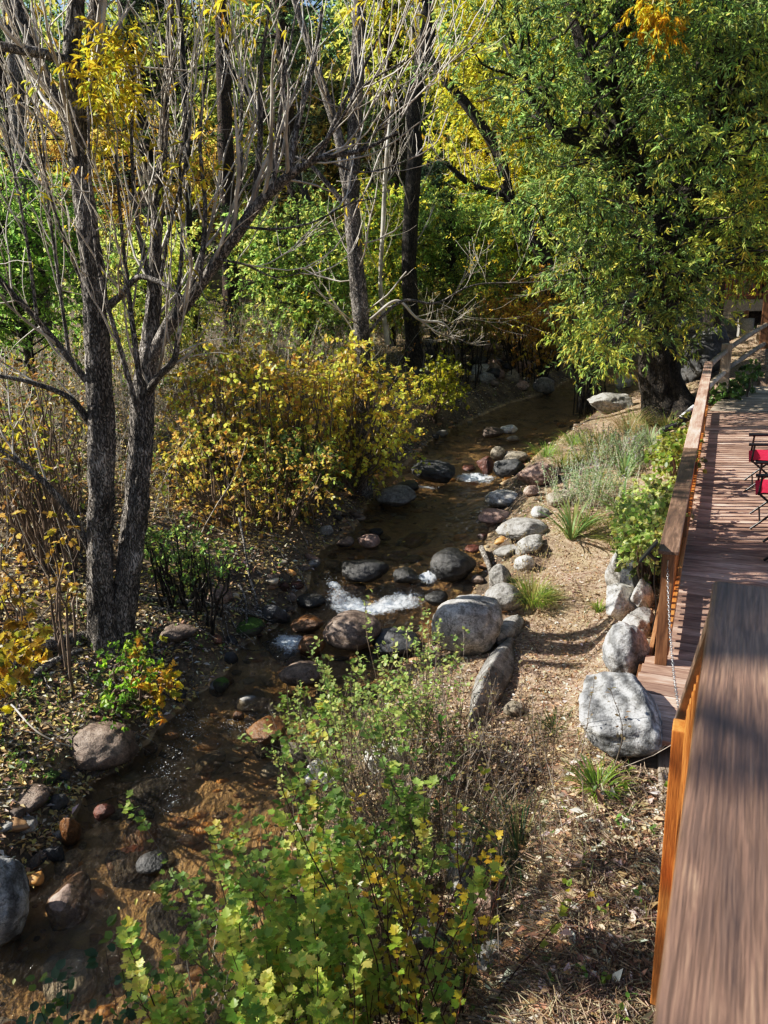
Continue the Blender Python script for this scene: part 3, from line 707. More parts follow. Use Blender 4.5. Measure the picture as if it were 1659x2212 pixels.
for k in range(46):
    while True:
        y = 3.2 + 12 * rng.random() ** 1.5; x = rng.uniform(-4, 3.5)
        z, d, lf = terrain(np.array([x]), np.array([y]), True)
        if d[0] < -.25: break
    o = ps[k % 10].copy(); COL.objects.link(o); sc = rng.uniform(1.4, 3.2)
    o.location = (x, y, float(z[0]) + .015 * sc); o.rotation_euler = (rng.normal(0, .2), rng.normal(0, .2), rng.uniform(0, 6)); o.scale = (sc, sc, sc * .8)
    tag(o, 'brown stone lying under the clear water of the stream', 'stone', 'stones under the water')
# pebbles in and beside the stream
mbp = MB(); pc = 0
while pc < 1000:
    x = rng.uniform(-4.5, 6); y = 3.2 + 18 * rng.random() ** 1.6
    z, d, lf = terrain(np.array([x]), np.array([y]), True)
    if not (-1.3 < d[0] < .9) or rng.random() > math.exp(-max(d[0], 0) * 3): continue
    s = .018 + .09 * rng.random() ** 2.5
    V, f = rock_verts(s * 1.3, s * rng.uniform(.6, 1), s * .6, 2000 + pc, .75, 3)
    c = random.choice([(.3, .17, .09), (.42, .25, .13), (.2, .15, .11), (.45, .38, .28), (.55, .28, .09), (.14, .1, .07)])
    mbp.add(V + [x, y, float(z[0]) + s * .15], f, c); pc += 1
m, N, Lk, out = newmat('pebble')
at = N('Attribute', attribute_name='Col'); p = N('BsdfPrincipled', i_Roughness=.45); n = N('TexNoise', i_Scale=40., i_Detail=4.); r = ramp(N, [(.3, (.5,) * 3), (.7, (1.4,) * 3)]); Lk(n, r, 'Fac', 0)
mx = N('MixRGB', blend_type='MULTIPLY', i_Fac=1.); Lk(at, mx, 'Color', 1); Lk(r, mx, 0, 2); Lk(mx, p, 0, 'Base Color'); Lk(p, out)
o = mbp.build('pebbles', m); tag(o, 'wet brown pebbles along and under the stream', 'pebbles', None, 'stuff')

# ================================================================== DECKS AND RAILINGS
def boxmesh(l, w, t, bev=.006):
    bm = bmesh.new(); bmesh.ops.create_cube(bm, size=1)
    bmesh.ops.scale(bm, vec=(l, w, t), verts=bm.verts)
    if bev: bmesh.ops.bevel(bm, geom=bm.edges[:], offset=min(bev, t * .3, w * .3), segments=2, affect='EDGES', profile=.6)
    me = bpy.data.meshes.new('board'); bm.to_mesh(me); bm.free()
    return me
def board(name, a, b, w, t, mat, parent, side=None, bev=.006, over=0., label=None, wob=0.):
    """board from a to b (centre line); w measured along `side`, t across"""
    a = np.asarray(a, float); b = np.asarray(b, float); X = unit(b - a); L = np.linalg.norm(b - a) + over * 2
    side = DN if side is None else np.asarray(side, float)
    Zv = unit(np.cross(X, side)); Y = np.cross(Zv, X)
    me = boxmesh(L, w, t, bev); me.name = name; me.materials.append(mat)
    if wob:
        for v in me.vertices: v.co.z += wob * math.sin(v.co.x * 3)
    o = bpy.data.objects.new(name, me); COL.objects.link(o)
    c = (a + b) / 2
    M = Matrix(((X[0], Y[0], Zv[0], c[0]), (X[1], Y[1], Zv[1], c[1]), (X[2], Y[2], Zv[2], c[2]), (0, 0, 0, 1)))
    if parent is not None:
        o.parent = parent; M = Matrix.Translation(-Vector(parent.location)) @ M
    o.matrix_basis = M
    if label: o['label'] = label
    return o
ZD = 1.6
# lower deck: planks lie across the railing direction
dk = thing('wooden_deck', st(4.75, 0, ZD), 'weathered plank deck beside the stream, striped by railing shadows', 'deck')
s = 4.75; k = 0
while s < 16.0:
    l0 = -.34 + random.uniform(-.012, .012) if s > 5.9 else -.40 + random.uniform(-.02, .02)
    board('plank', st(s + .07, l0, ZD - .02 + random.uniform(-.002, .002)), st(s + .07, 4.2, ZD - .02), .138, .04, M_deck, dk, side=DD, bev=.005, label='reddish cross plank' if k == 24 else None)
    s += .146; k += 1
board('rim_board', st(6, -.37, ZD - .16), st(16, -.37, ZD - .16), .2, .035, M_post, dk, side=UP)
board('rim_board', st(4.8, -.42, ZD - .14), st(5.9, -.42, ZD - .14), .16, .035, M_post, dk, side=UP)
for s_ in (5.0, 7.5, 10, 12.5, 15.2):
    gz = ground(*st(s_, -.2)[:2])
    board('support_post', st(s_, -.18, gz - .2), st(s_, -.18, ZD - .06), .1, .1, M_post, dk)
# far walkway continuing beyond the deck
wk = thing('wooden_walkway', st(16.05, 0, ZD), 'grey boardwalk section leading on past the split rail fence', 'walkway')
s = 16.05
while s < 23:
    sh = (s - 16) * .13
    board('plank', st(s + .07, -.2 + sh, ZD - .018), st(s + .07, 4.2, ZD - .018), .138, .04, M_grey, wk, side=DD, bev=.005); s += .146
board('rim_board', st(16.05, -.24, ZD - .15), st(23, .68, ZD - .15), .2, .035, M_post, wk, side=UP)

# railing of the lower deck
S0, S1, TR, ZC = 5.80, 15.85, -.27, 2.57
rl = thing('deck_railing', st(S0, TR, ZD), 'long wooden deck railing with flat cap and orange pickets', 'railing')
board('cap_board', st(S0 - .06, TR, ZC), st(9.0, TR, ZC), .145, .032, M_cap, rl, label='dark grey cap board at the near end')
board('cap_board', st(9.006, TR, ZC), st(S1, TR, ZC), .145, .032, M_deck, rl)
board('top_rail', st(S0, TR + .035, ZC - .065), st(S1, TR + .035, ZC - .065), .09, .036, M_stain, rl, side=UP)
board('bottom_rail', st(S0, TR + .035, ZD + .125), st(S1, TR + .035, ZD + .125), .09, .036, M_stain, rl, side=UP)
for s_ in (S0 + .02, 8.35, 10.9, 13.4, S1 - .06):
    board('post', st(s_, TR, ZD - .35 if s_ < 6 else ZD - .1), st(s_, TR, ZC - .018), .092, .092, M_post, rl)
nP = 74
for i in range(nP):
    s_ = S0 + .13 + i * (S1 - S0 - .2) / nP
    board('picket', st(s_, TR - .003, ZD + .08), st(s_, TR - .003, ZC - .045), .035, .036, M_stain, rl, bev=.003)

# camera-side railing on the upper landing, with sloping stair rail
ur = thing('upper_railing', st(1.3, .08, 3.2), 'near wooden railing with worn brown cap filling the lower right corner', 'railing')
D2 = unit(np.array([.37, .77, 0])); N2 = np.array([D2[1], -D2[0], 0]); E2 = np.array([.55, 1.19, 0]) + N2 * .083
def q2_(s, t, z): return E2 + D2 * (s - 1.31) + N2 * t + UP * z
board('cap_board', q2_(-1.2, 0, 4.235), q2_(1.31, 0, 4.235), .165, .034, M_cap, ur, side=N2, bev=.01)
board('top_rail', q2_(-1.2, .025, 4.17), q2_(1.28, .025, 4.17), .09, .036, M_stain, ur, side=UP)
board('bottom_rail', q2_(-1.2, .025, 3.3), q2_(1.28, .025, 3.3), .09, .036, M_stain, ur, side=UP)
board('post', q2_(1.22, .015, 2.7), q2_(1.22, .015, 4.217), .09, .09, M_stain, ur)
for i in range(18):
    s_ = 1.08 - i * .125
    board('picket', q2_(s_, -.02, 3.12), q2_(s_, -.02, 4.2), .036, .036, M_stain, ur, bev=.004)
sr = thing('stair_railing', st(3.5, -.03, ZD), 'steep handrail running down from the near railing to the chain', 'railing')
A_ = st(1.38, .086, 4.18); B_ = st(3.62, -.018, 2.475)
board('handrail', A_, B_, .14, .034, M_cap, sr, bev=.008)
board('top_rail', A_ + [0, 0, -.075], B_ + [0, 0, -.075], .036, .09, M_post, sr)
board('post', st(3.5, -.04, 1.3), st(3.5, -.04, 2.44), .09, .09, M_post, sr)
board('post', st(2.86, -.026, 1.5), st(2.86, -.026, 2.96), .09, .09, M_stain, sr)
board('bottom_rail', st(1.4, .03, 3.2), st(3.45, -.01, 1.78), .036, .09, M_stain, sr)
for i in range(14):
    f_ = (i + .7) / 14.6; zt = A_[2] + (B_[2] - A_[2]) * f_ - .04; s_ = 1.36 + (3.62 - 1.36) * f_
    if abs(s_ - 2.86) > .07 and s_ < 3.42: board('picket', st(s_, .036 - .07 * f_, zt - .95), st(s_, .036 - .07 * f_, zt), .036, .036, M_stain, sr, bev=.004)
# stairs between landing and deck
sc_ = thing('staircase', st(2.6, .5, 1.2), 'short wooden stair under the near railing', 'stairs')
board('stringer', st(1.2, .06, 3.0), st(4.7, .06, 1.42), .28, .04, M_post, sc_, side=np.cross(DN, unit(st(3.5, 0, -1.6))))
for i in range(7):
    board('tread', st(1.5 + i * .3, .09, 3.0 - i * .2), st(1.5 + i * .3, 1.3, 3.0 - i * .2), .28, .04, M_deck, sc_, side=DD)
board('landing_plank', st(4.55, .09, 1.5), st(4.55, 2, 1.5), .3, .04, M_deck, sc_, side=DD)
# timber edging lying on the soil toward the camera
tb_ = thing('edging_timber', st(4.0, -.22, 1.3), 'weathered edging timber running on from the corner of the deck', 'timber')
board('beam', atz(1450, 2080, 1.3), atz(1440, 1622, 1.36), .13, .2, M_grey, tb_, bev=.02)

# safety chain from the railing post to the stair handrail
ch = thing('safety_chain', st(S0 - .02, TR - .02, 2.42), 'thin silver chain hanging across the deck opening', 'chain')
a = st(S0 - .035, TR + .0, 2.45); b = st(3.63, -.045, 2.47); nL = 74
t = np.linspace(0, 1, nL); cp = a[None] * (1 - t[:, None]) + b[None] * t[:, None]; cp[:, 2] -= .16 * 4 * t * (1 - t)
mb = MB(); th = np.linspace(0, 2 * math.pi, 11)[:-1]
for i in range(nL - 1):
    d = unit(cp[i + 1] - cp[i]); sd = unit(np.cross(d, UP)); upv = np.cross(sd, d)
    w_ = sd if i % 2 else upv
    c = (cp[i] + cp[i + 1]) / 2
    ring = np.array([c + d * .019 * math.cos(x) + w_ * .008 * math.sin(x) for x in list(th) + [th[0], th[1]]])
    v, f = tubes(ring, np.full(12, .0024), 4); mb.add(v, f)
mb.build('chain_links', M_steel, ch)
mb = MB(); v, f = tubes(np.array([a + [0, 0, .05], a + [0, 0, .02], a]), np.array([.006, .006, .004]), 6); mb.add(v, f); mb.build('hook', M_steel, ch)

# small solar lamp on the post
pc_ = st(S0 - .04, TR - .1, 2.15)
sl = thing('solar_light', pc_, 'small black solar panel light clamped to the railing post', 'solar light')
q0 = aty(1415, 1170, pc_[1] - .02); q1 = aty(1383, 1210, pc_[1] - .12)
board('solar_panel', aty(1420, 1168, pc_[1]), aty(1382, 1212, pc_[1]), .2, .016, M_black, sl, side=unit(st(1, .1, 0)), bev=.003)
mb = MB(); v, f = tubes(np.array([aty(1400, 1194, pc_[1]), aty(1412, 1206, pc_[1]), aty(1424, 1208, pc_[1] + .02)]), np.array([.016, .014, .014]), 8); mb.add(v, f); mb.build('bracket', M_black, sl)
mb = MB(); v, f = tubes(smooth_path([aty(1415, 1210, pc_[1]), aty(1413, 1260, pc_[1]), aty(1417, 1320, pc_[1]), aty(1408, 1360, pc_[1])], 14), np.full(14, .005), 5); mb.add(v, f); mb.build('cable', M_black, sl)

# split rail fence after the deck railing
def fpost(px, py, top, w, label, mat=M_grey, foot=True, z=ZD):
    g = atz(px, py, z); d = (g - C0) @ F0; h = (py - top) / FPX * d / math.cos(rad(9))
    t_ = thing('fence_post', g, label, 'fence post', 'split rail fence posts')
    if foot:
        board('metal_bracket', g, g + [0, 0, .16], w * 1.12, w * 1.12, M_black, t_, bev=.003)
    board('post_body', g + [0, 0, .03 if foot else 0], g + [0, 0, h], w, w, mat, t_, bev=.015)
    return g, h
g1, h1 = fpost(1560, 861, 746, .2, 'sunlit split rail fence post on a black metal bracket')
g2, h2 = fpost(1633, 796, 706, .15, 'slim pale fence post beside the tall dark gate post')
g3, h3 = fpost(1646, 800, 636, .26, 'tall dark gate post with black metal foot at the right edge', M_post)
fr_ = thing('fence_rails', g1, 'rough split rails slotted through the fence posts', 'fence')
def frail(a, b, r=.055):
    mb = MB(); P = smooth_path([a, a * .5 + b * .5 + [0, 0, .015], b], 14); v, f = tubes(P, np.full(14, r), 7, noise=.3, nfreq=(2, 2)); mb.add(v, f)
    o = mb.build('rail', M_grey, fr_)
e0 = st(S1, TR, ZD)
frail(e0 + [0, 0, .9], g1 + [0, 0, .98]); frail(e0 + [0, 0, .48], g1 + [0, 0, .55])
frail(g1 + [0, 0, 1.0], g3 + [0, 0, 1.12]); frail(g1 + [0, 0, .58], g3 + [0, 0, .66])

# corrugated pipe and black tube
def corr(pts, r, name, label, cat, mat, ribs=True):
    P = smooth_path(pts, 140); R = np.full(140, r) * (1 + (.14 * np.sign(np.sin(np.arange(140) * 1.5)) if ribs else 0))
    L = P[0]; t_ = MB(); v, f = tubes(P, R, 12); t_.add(v, f); tag(t_.build(name, mat, origin=L), label, cat)
pA = gp(1431, 944); corr([pA + [0, 0, .12], pA * .4 + aty(1492, 898, 14.2) * .6 + [0, 0, .02], aty(1496, 893, 14.2)], .062, 'drain_pipe', 'grey corrugated drain pipe poking out below the deck railing', 'pipe', M_pipe)
corr([aty(1470, 903, 14.3), aty(1500, 878, 14.4)], .045, 'gutter_pipe', 'short smooth pipe lying above the corrugated one', 'pipe', M_white, False)
corr([aty(1509, 793, 17.6), aty(1530, 760, 17.9), aty(1563, 735, 18.4)], .06, 'black_hose', 'thick black hose lying over the big dark boulder', 'hose', M_pipe, False)

# red folding chairs, mostly outside the frame
def chair(loc, ang, label):
    t_ = thing('folding_chair', loc, label, 'chair', 'red folding chairs on the deck')
    ca, sa = math.cos(ang), math.sin(ang)
    def P(x, y, z): return np.array([loc[0] + ca * x - sa * y, loc[1] + sa * x + ca * y, loc[2] + z])
    w = .28
    def tb2(name, pts, r=.013, mat=M_black):
        mb = MB(); v, f = tubes(np.array([P(*q) for q in pts]), np.full(len(pts), r), 8); mb.add(v, f); mb.build(name, mat, t_)
    for s_ in (-1, 1):
        tb2('leg', [(s_ * w, .27, .01), (s_ * w, 0.03, .24), (s_ * w, -.2, .46)])
        tb2('leg', [(s_ * w, -.27, .01), (s_ * w, 0, .25), (s_ * w, .22, .44)])
        tb2('back_post', [(s_ * w, -.18, .3), (s_ * w, -.24, .62), (s_ * w, -.32, .95)])
        tb2('arm_post', [(s_ * w, .22, .42), (s_ * w, .2, .64)])
        tb2('armrest', [(s_ * w, .27, .65), (s_ * w, 0, .66), (s_ * w, -.27, .65)], .02)
    tb2('cross_bar', [(-w, .18, .1), (0, .18, .1), (w, .18, .1)], .01)
    tb2('cross_bar', [(-w, -.2, .08), (0, -.2, .08), (w, -.2, .08)], .01)
    def cloth(name, f_, nu=13, nv=13):
        u, v = np.meshgrid(np.linspace(-1, 1, nu), np.linspace(0, 1, nv), indexing='ij')
        pts = np.array([P(*f_(a, b)) for a, b in zip(u.ravel(), v.ravel())]); i = np.arange(nu * nv).reshape(nu, nv)
        fc = np.stack([i[:-1, :-1], i[1:, :-1], i[1:, 1:], i[:-1, 1:]], -1).reshape(-1, 4)
        mb = MB(); mb.add(pts, fc); n_ = len(pts); mb.add(pts - [0, 0, .012], fc[:, ::-1]); mb.build(name, M_redcloth, t_)
    cloth('seat', lambda a, b: (a * w, -.22 + .47 * b, .45 - .045 * (1 - a * a) * (1 - (2 * b - 1) ** 2) - .05 * max(0, b - .85) * 3))
    cloth('backrest', lambda a, b: (a * w, -.22 - .1 * b - .03 * (1 - a * a), .5 + .45 * b))
f0 = atz(1607, 1064, ZD); f1 = atz(1620, 1144, ZD)
def chair_at(foot, ang, label):
    ca, sa = math.cos(ang), math.sin(ang); x, y = -.28, .27
    chair(foot - np.array([ca * x - sa * y, sa * x + ca * y, 0]), ang, label)
chair_at(f0, rad(65), 'farther red canvas folding chair cut by the right edge')
chair_at(f1, rad(65), 'nearer red canvas folding chair cut by the right edge')

chair_at(atz(1650, 1212, ZD), rad(65), 'nearest red canvas folding chair, barely inside the right edge')
# far raised deck with red railing, upper right
fd = thing('raised_deck', aty(1620, 650, 25), 'reddish raised deck on a concrete footed post, far upper right', 'deck')
Y_ = 25.
a = aty(1560, 652, Y_); b = aty(1760, 648, Y_)
board('floor_beam', a + [0, 0, -.12], b + [0, 0, -.12], .36, .1, M_conc, fd, side=UP)
board('deck_floor', a + [0, 1.6, .1], b + [0, 1.6, .1], 3.2, .06, M_redwood, fd, side=np.array([0, 1, 0.]))
board('bottom_rail', a + [0, 0, .2], b + [0, 0, .2], .06, .06, M_redwood, fd, side=UP)
board('top_rail', a + [0, 0, 1.1], b + [0, 0, 1.1], .1, .06, M_redwood, fd, side=UP)
for i in range(26):
    q = a + (b - a) * (i + .5) / 26
    board('picket', q + [0, 0, .2], q + [0, 0, 1.08], .04, .03, M_redwood, fd, bev=0)
q = aty(1611, 690, Y_)
board('support_post', q + [0, 0, -.5], [q[0], q[1], a[2] - .3], .14, .14, M_post, fd)
q2 = aty(1611, 702, Y_ - .05); q2 = np.array([q2[0], q2[1], q2[2]])
mb = MB(); v, f = tubes(np.array([q2 + [0, 0, -.35], q2 + [0, 0, .2], q2 + [0, 0, .21]]), np.array([.24, .24, .02]), 16); mb.add(v, f); mb.build('footing', M_conc, fd)

# ================================================================== VEGETATION
def poly_sample(poly, n):
    poly = np.array(poly, float); lo = poly.min(0); hi = poly.max(0); out = []
    while len(out) < n:
        q = rng.uniform(lo, hi, (n * 3, 2)); k = inside(q[:, 0], q[:, 1], poly); out += list(q[k])
    return np.array(out[:n])
def crown_points(poly, Y0, Y1, n, minh=.12, avoid=None):
    q = poly_sample(poly, n); Y = rng.uniform(Y0, Y1, n)
    P = np.array([aty(a, b, y) for (a, b), y in zip(q, Y)])
    if avoid is not None: P = P[~avoid(q, Y)]
    g = terrain(P[:, 0], P[:, 1]); return P[P[:, 2] > g + minh]
def clump_leaves(mb, Cn, R, ns, m, size, ratio, cols, w=None, tmpl=KITE, droop=.3, twig=None, spread=.9, length=None, var=.25, flat=.7, tone=None):
    n = len(Cn); off = rdir(n * ns).reshape(n, ns, 3) * (rng.random((n, ns, 1)) ** .5) * np.asarray(R).reshape(-1, 1, 1) * np.array([1, 1, flat])
    O = (Cn[:, None] + off).reshape(-1, 3); D = unit(off.reshape(-1, 3) + rdir(n * ns) * .25 * np.mean(R) + UP * .1 * np.mean(R))
    length = np.mean(R) * .7 if length is None else length
    k0 = len(mb.c)
    spray_leaves(mb, O, D, length, m, size, ratio, cols, w, tmpl, droop, twig, var, spread)
    tone = np.clip(rng.normal(1, .22, n), .5, 1.6) if tone is None else tone
    mb.c[k0] = np.clip(mb.c[k0] * np.repeat(tone, ns * m * len(tmpl[0]))[:, None], 0, .95)
def limb_to(mb, start, ends, r0_, r1_, K=8, sag=.0, wig=.12, sides=5):
    start = np.asarray(start); ends = np.asarray(ends); n = len(ends)
    k = np.linspace(0, 1, K)[None, :, None]
    P = start[:, None] * (1 - k) + ends[:, None] * k
    L = np.linalg.norm(ends - start, axis=1)[:, None, None]
    P = P + rdir(n * K).reshape(n, K, 3) * wig * L * .25 * np.sin(k * math.pi) + UP * (sag * L) * np.sin(k * math.pi)
    R = r0_ * (1 - k[..., 0]) + r1_ * k[..., 0]
    v, f = tubes(P, R * np.ones((n, K)), sides); mb.add(v, f)
    return P, R * np.ones((n, K))
def pxpath(pts, Y):
    """pts: (px,py[,dY]) picture points at world depth Y (+dY)"""
    return np.array([aty(p[0], p[1], Y + (p[2] if len(p) > 2 else 0)) for p in pts])
def trunk(mb, pts, radii, n=50, sides=16, noise=.22, nf=(7, 3)):
    P = smooth_path(np.column_stack([pts, radii]), n); R = P[:, 3]; P = P[:, :3]
    v, f = tubes(P, R, sides, noise=noise, nfreq=nf); mb.add(v, f); return P, R
def nearest_on(path, Q, below=True):
    """for each Q the closest point of a path that lies lower down"""
    out = []
    for q in Q:
        d = np.linalg.norm(path - q, axis=1) + (np.maximum(path[:, 2] - q[2] + .3, 0) * 3 if below else 0)
        out.append(path[np.argmin(d)])
    return np.array(out)
YEL = [(.8, .64, .04), (.7, .6, .06), (.8, .52, .05), (.5, .54, .06)]
GRN = [(.2, .34, .08), (.3, .45, .1), (.13, .22, .06), (.5, .56, .12)]
ORA = [(.65, .34, .06), (.7, .42, .07), (.45, .24, .06), (.75, .56, .08)]
WIL = [(.2, .32, .11), (.3, .44, .13), (.14, .23, .09), (.54, .62, .16), (.82, .74, .14)]
WW = [.26, .32, .1, .24, .08]

# ---- two-stemmed bare tree on the left bank
g1_ = gp(235, 1392)
t1 = thing('narrowleaf_tree', g1_, 'tall two-stemmed furrowed tree, nearly bare, on the left bank', 'tree')
mbt = MB(); Yb = g1_[1]
gz1 = g1_[2]
stems = []
def T1(pts, r, **k):
    P, R = trunk(mbt, pxpath(pts, Yb), np.array(r), **k); stems.append((P, R)); return P, R
T1([(232, 1430), (226, 1380), (218, 1290), (216, 1150), (220, 1000), (215, 850), (208, 720), (200, 600), (188, 480), (172, 360), (160, 240), (155, 120), (165, 0), (175, -150)], [.24, .2, .15, .135, .135, .13, .12, .115, .1, .09, .08, .075, .07, .06], n=110, sides=30, noise=.3, nf=(16, 4))
T1([(246, 1430, .05), (256, 1380, .1), (270, 1290, .12), (290, 1130, .2), (303, 980, .25), (308, 860, .3), (322, 760, .3), (332, 640, .35), (338, 500, .4), (350, 330, .5), (362, 160, .6), (372, -60, .7)], [.22, .18, .145, .135, .125, .12, .1, .075, .06, .05, .04, .03], n=100, sides=28, noise=.3, nf=(16, 4))
T1([(318, 790, .3), (355, 720, .2), (430, 618, .1), (500, 520, 0), (560, 440, -.1), (625, 378, -.2), (690, 342, -.3), (780, 325, -.4), (860, 285, -.5)], [.075, .072, .066, .06, .054, .045, .026, .018, .01], n=60, sides=14, noise=.25, nf=(8, 4))
T1([(172, 330), (140, 250, .1), (100, 170, .2), (55, 60, .3), (20, -60, .4)], [.07, .06, .055, .05, .04], n=40, sides=12)
T1([(168, 145), (100, 118, -.2), (30, 105, -.3), (-60, 90, -.4)], [.06, .045, .04, .03], n=24, sides=10)
T1([(178, 300, .1), (195, 180, .2), (205, 60, .3), (215, -80, .3)], [.05, .07, .07, .06], n=30, sides=12)
T1([(222, 670), (260, 640, -.1), (300, 598, -.2), (345, 610, -.3), (392, 640, -.4)], [.05, .035, .03, .025, .01], n=24, sides=8)
T1([(196, 835), (150, 775, -.1), (80, 690, -.2), (0, 605, -.3), (-80, 500, -.4)], [.04, .035, .03, .028, .02], n=24, sides=8)
T1([(196, 915), (150, 860, -.1), (80, 830, -.2), (-20, 808, -.3)], [.04, .03, .025, .02], n=24, sides=8)
T1([(196, 1190), (140, 1090, -.1), (70, 1020, -.2), (-30, 950, -.3)], [.045, .04, .035, .03], n=24, sides=8)
T1([(310, 860, .3), (345, 810, .1), (375, 780, 0), (385, 720, -.1)], [.05, .04, .035, .02], n=24, sides=8)
ups = [([(545, 455), (565, 300), (568, 160), (590, 20)], .035), ([(622, 380), (640, 260), (672, 120), (690, -20)], .038), ([(500, 520), (515, 380), (512, 220), (520, 40)], .03),
       ([(690, 342), (735, 240), (800, 120), (850, 20)], .028), ([(430, 618), (440, 450), (425, 300), (440, 120)], .03), ([(380, 690), (385, 520), (372, 350), (380, 180)], .026),
       ([(332, 640), (300, 500), (285, 330), (290, 150)], .03), ([(305, 850), (285, 700), (262, 520), (245, 330)], .032), ([(300, 900), (270, 760), (235, 600), (225, 420), (230, 250)], .03),
       ([(590, 410), (600, 280), (615, 150), (640, 0)], .024), ([(345, 610), (370, 470), (400, 330), (410, 200)], .02), ([(660, 355), (720, 290), (790, 200), (870, 160)], .02), ([(780, 325), (830, 260), (900, 170), (935, 90)], .014),
       ([(465, 560), (520, 570), (590, 600), (650, 590)], .014), ([(520, 490), (600, 495), (680, 480), (760, 440), (820, 430)], .014), ([(700, 345), (780, 370), (860, 350), (900, 330)], .014), ([(150, 775), (120, 600), (90, 420), (70, 250)], .022), ([(80, 690), (60, 520), (30, 350), (10, 200)], .02), ([(190, 640), (150, 520), (120, 380), (110, 250)], .018)]
mbb = MB(); lev = []
for pts, r in ups:
    P = smooth_path(pxpath(pts, Yb + rng.uniform(-.5, .4)), 14); P[:, 1] += np.linspace(0, rng.uniform(-.5, .5), 14)
    R = np.linspace(r, r * .35, 14); v, f = tubes(P, R, 7, noise=.15); mbt.add(v, f); lev.append((P, R))
for P, R in stems[2:]:
    i = np.linspace(0, len(P) - 1, 14).astype(int); lev.append((P[i], R[i]))
for P, R in stems[:2]:
    i = np.linspace(int(len(P) * .45), len(P) - 1, 14).astype(int); lev.append((P[i], R[i] * .6))
A = np.array([p for p, r in lev]); B = np.array([r for p, r in lev])
P2, R2 = children(A, B, 150, (.8, 2.4), spread=.8, up=.38, K=10, rf=.55, curl=.2)
R2 = np.clip(R2, .0065, .022); v, f = tubes(P2, R2, 5); mbb.add(v, f)
P3, R3 = children(P2, R2, 520, (.3, 1.2), spread=.8, up=.4, K=7, rf=.7, curl=.22)
R3 = np.clip(R3, .0045, .009); v, f = tubes(P3, R3, 3); mbb.add(v, f)
low = np.array([p for p, r in lev[19:30]]); P4, R4 = children(A, B, 60, (.6, 1.6), spread=1.2, up=-.1, K=8, rf=.4, curl=.2)
R4 = np.clip(R4, .0025, .01); v, f = tubes(P4, R4, 4); mbb.add(v, f)
mbt.build('trunk', M_bark, t1); mbb.build('branches', M_twig, t1)
mbl = MB()
tips = P3[rng.choice(len(P3), 230), -1]
spray_leaves(mbl, tips, rdir(230) - UP * .5, .12, 2, .1, .14, YEL, [.5, .3, .1, .1], NARROW, .3)
cy = crown_points([(200, 40), (285, 60), (270, 330), (215, 300)], Yb - .5, Yb + .4, 26)
clump_leaves(mbl, cy, .2, 6, 6, .1, .16, YEL, [.5, .3, .1, .1], NARROW, .5)
for pl, n_ in ([(350, 250), (450, 250), (440, 480), (340, 500)], 14), ([(0, 850), (90, 850), (60, 1050)], 4), ([(440, 0), (600, 0), (560, 120)], 8), ([(740, 0), (900, 0), (860, 60)], 6):
    cy = crown_points(pl, Yb - .5, Yb + .4, n_); clump_leaves(mbl, cy, .2, 3, 3, .1, .16, YEL, [.5, .3, .1, .1], NARROW, .5)
mbl.build('crown', M_leaf, t1)

def simple_tree(name, label, base, paths, Y, bark, twigs=0, tw_len=(.8, 2.), cat='tree', leaf=None, gz=None, spread=.9, twr=(.004, .015), twm=None, group=None):
    g = gp(*base); Y = g[1] if Y is None else Y
    t = thing(name, g, label, cat, group); mb = MB(); al = []
    for pts, r in paths:
        W = pxpath(pts, Y)
        P, R = trunk(mb, W, np.array(r), n=44, sides=14, noise=.22, nf=(9, 3)); i = np.linspace(0, 43, 14).astype(int); al.append((P[i], R[i]))
    mb.build('trunk', bark, t)
    if twigs:
        A = np.array([a for a, b in al]); B = np.array([b for a, b in al])
        P2, R2 = children(A, B, twigs, tw_len, spread=spread, up=.3, K=8, lo=.3, rf=.35, curl=.2); R2 = np.clip(R2, *twr)
        P3, R3 = children(P2, R2, twigs * 4, (tw_len[0] * .4, tw_len[1] * .5), spread=.8, up=.3, K=5, rf=.6, curl=.2); R3 = np.clip(R3, twr[0] * .8, twr[1] * .4)
        m2 = MB(); v, f = tubes(P2, R2, 5); m2.add(v, f); v, f = tubes(P3, R3, 3); m2.add(v, f); m2.build('branches', twm or M_twig, t)
        if leaf:
            m3 = MB(); n, cols, size = leaf; k = rng.choice(len(P3), n); spray_leaves(m3, P3[k, -2], P3[k, -1] - P3[k, -2], .3, 6, size, .35, cols, None, KITE, .3); m3.build('crown', M_leaf, t)
    return t, al
simple_tree('streamside_tree', 'straight grey trunk rising from the yellow bushes at the water', (785, 1062), [
    ([(785, 1080), (786, 1000), (788, 860), (780, 700), (768, 560), (760, 430), (765, 300), (772, 150), (778, 0), (785, -120)], [.2, .17, .15, .145, .135, .13, .12, .11, .1, .09]),
    ([(758, 450), (745, 380), (732, 300), (705, 210), (665, 90), (630, -20)], [.09, .085, .08, .07, .06, .05]),
    ([(788, 730), (820, 690), (870, 650), (940, 655), (1010, 620), (1140, 610), (1290, 600)], [.03, .028, .024, .02, .016, .01, .005]),
    ([(765, 470), (710, 400), (660, 350), (600, 330)], [.05, .04, .035, .02])], None, M_bark, 34, (.8, 2.2), leaf=(90, YEL, .07), spread=1.3)
simple_tree('streamside_tree', 'dark crooked trunk bending near the top, on the far bank', (895, 792), [
    ([(897, 800), (893, 740), (884, 600), (888, 450), (896, 330), (893, 220), (912, 130), (925, 70), (918, 0), (900, -100)], [.3, .24, .2, .2, .2, .2, .2, .19, .17, .14])], None, M_barkdark, 16, (1., 2.4))
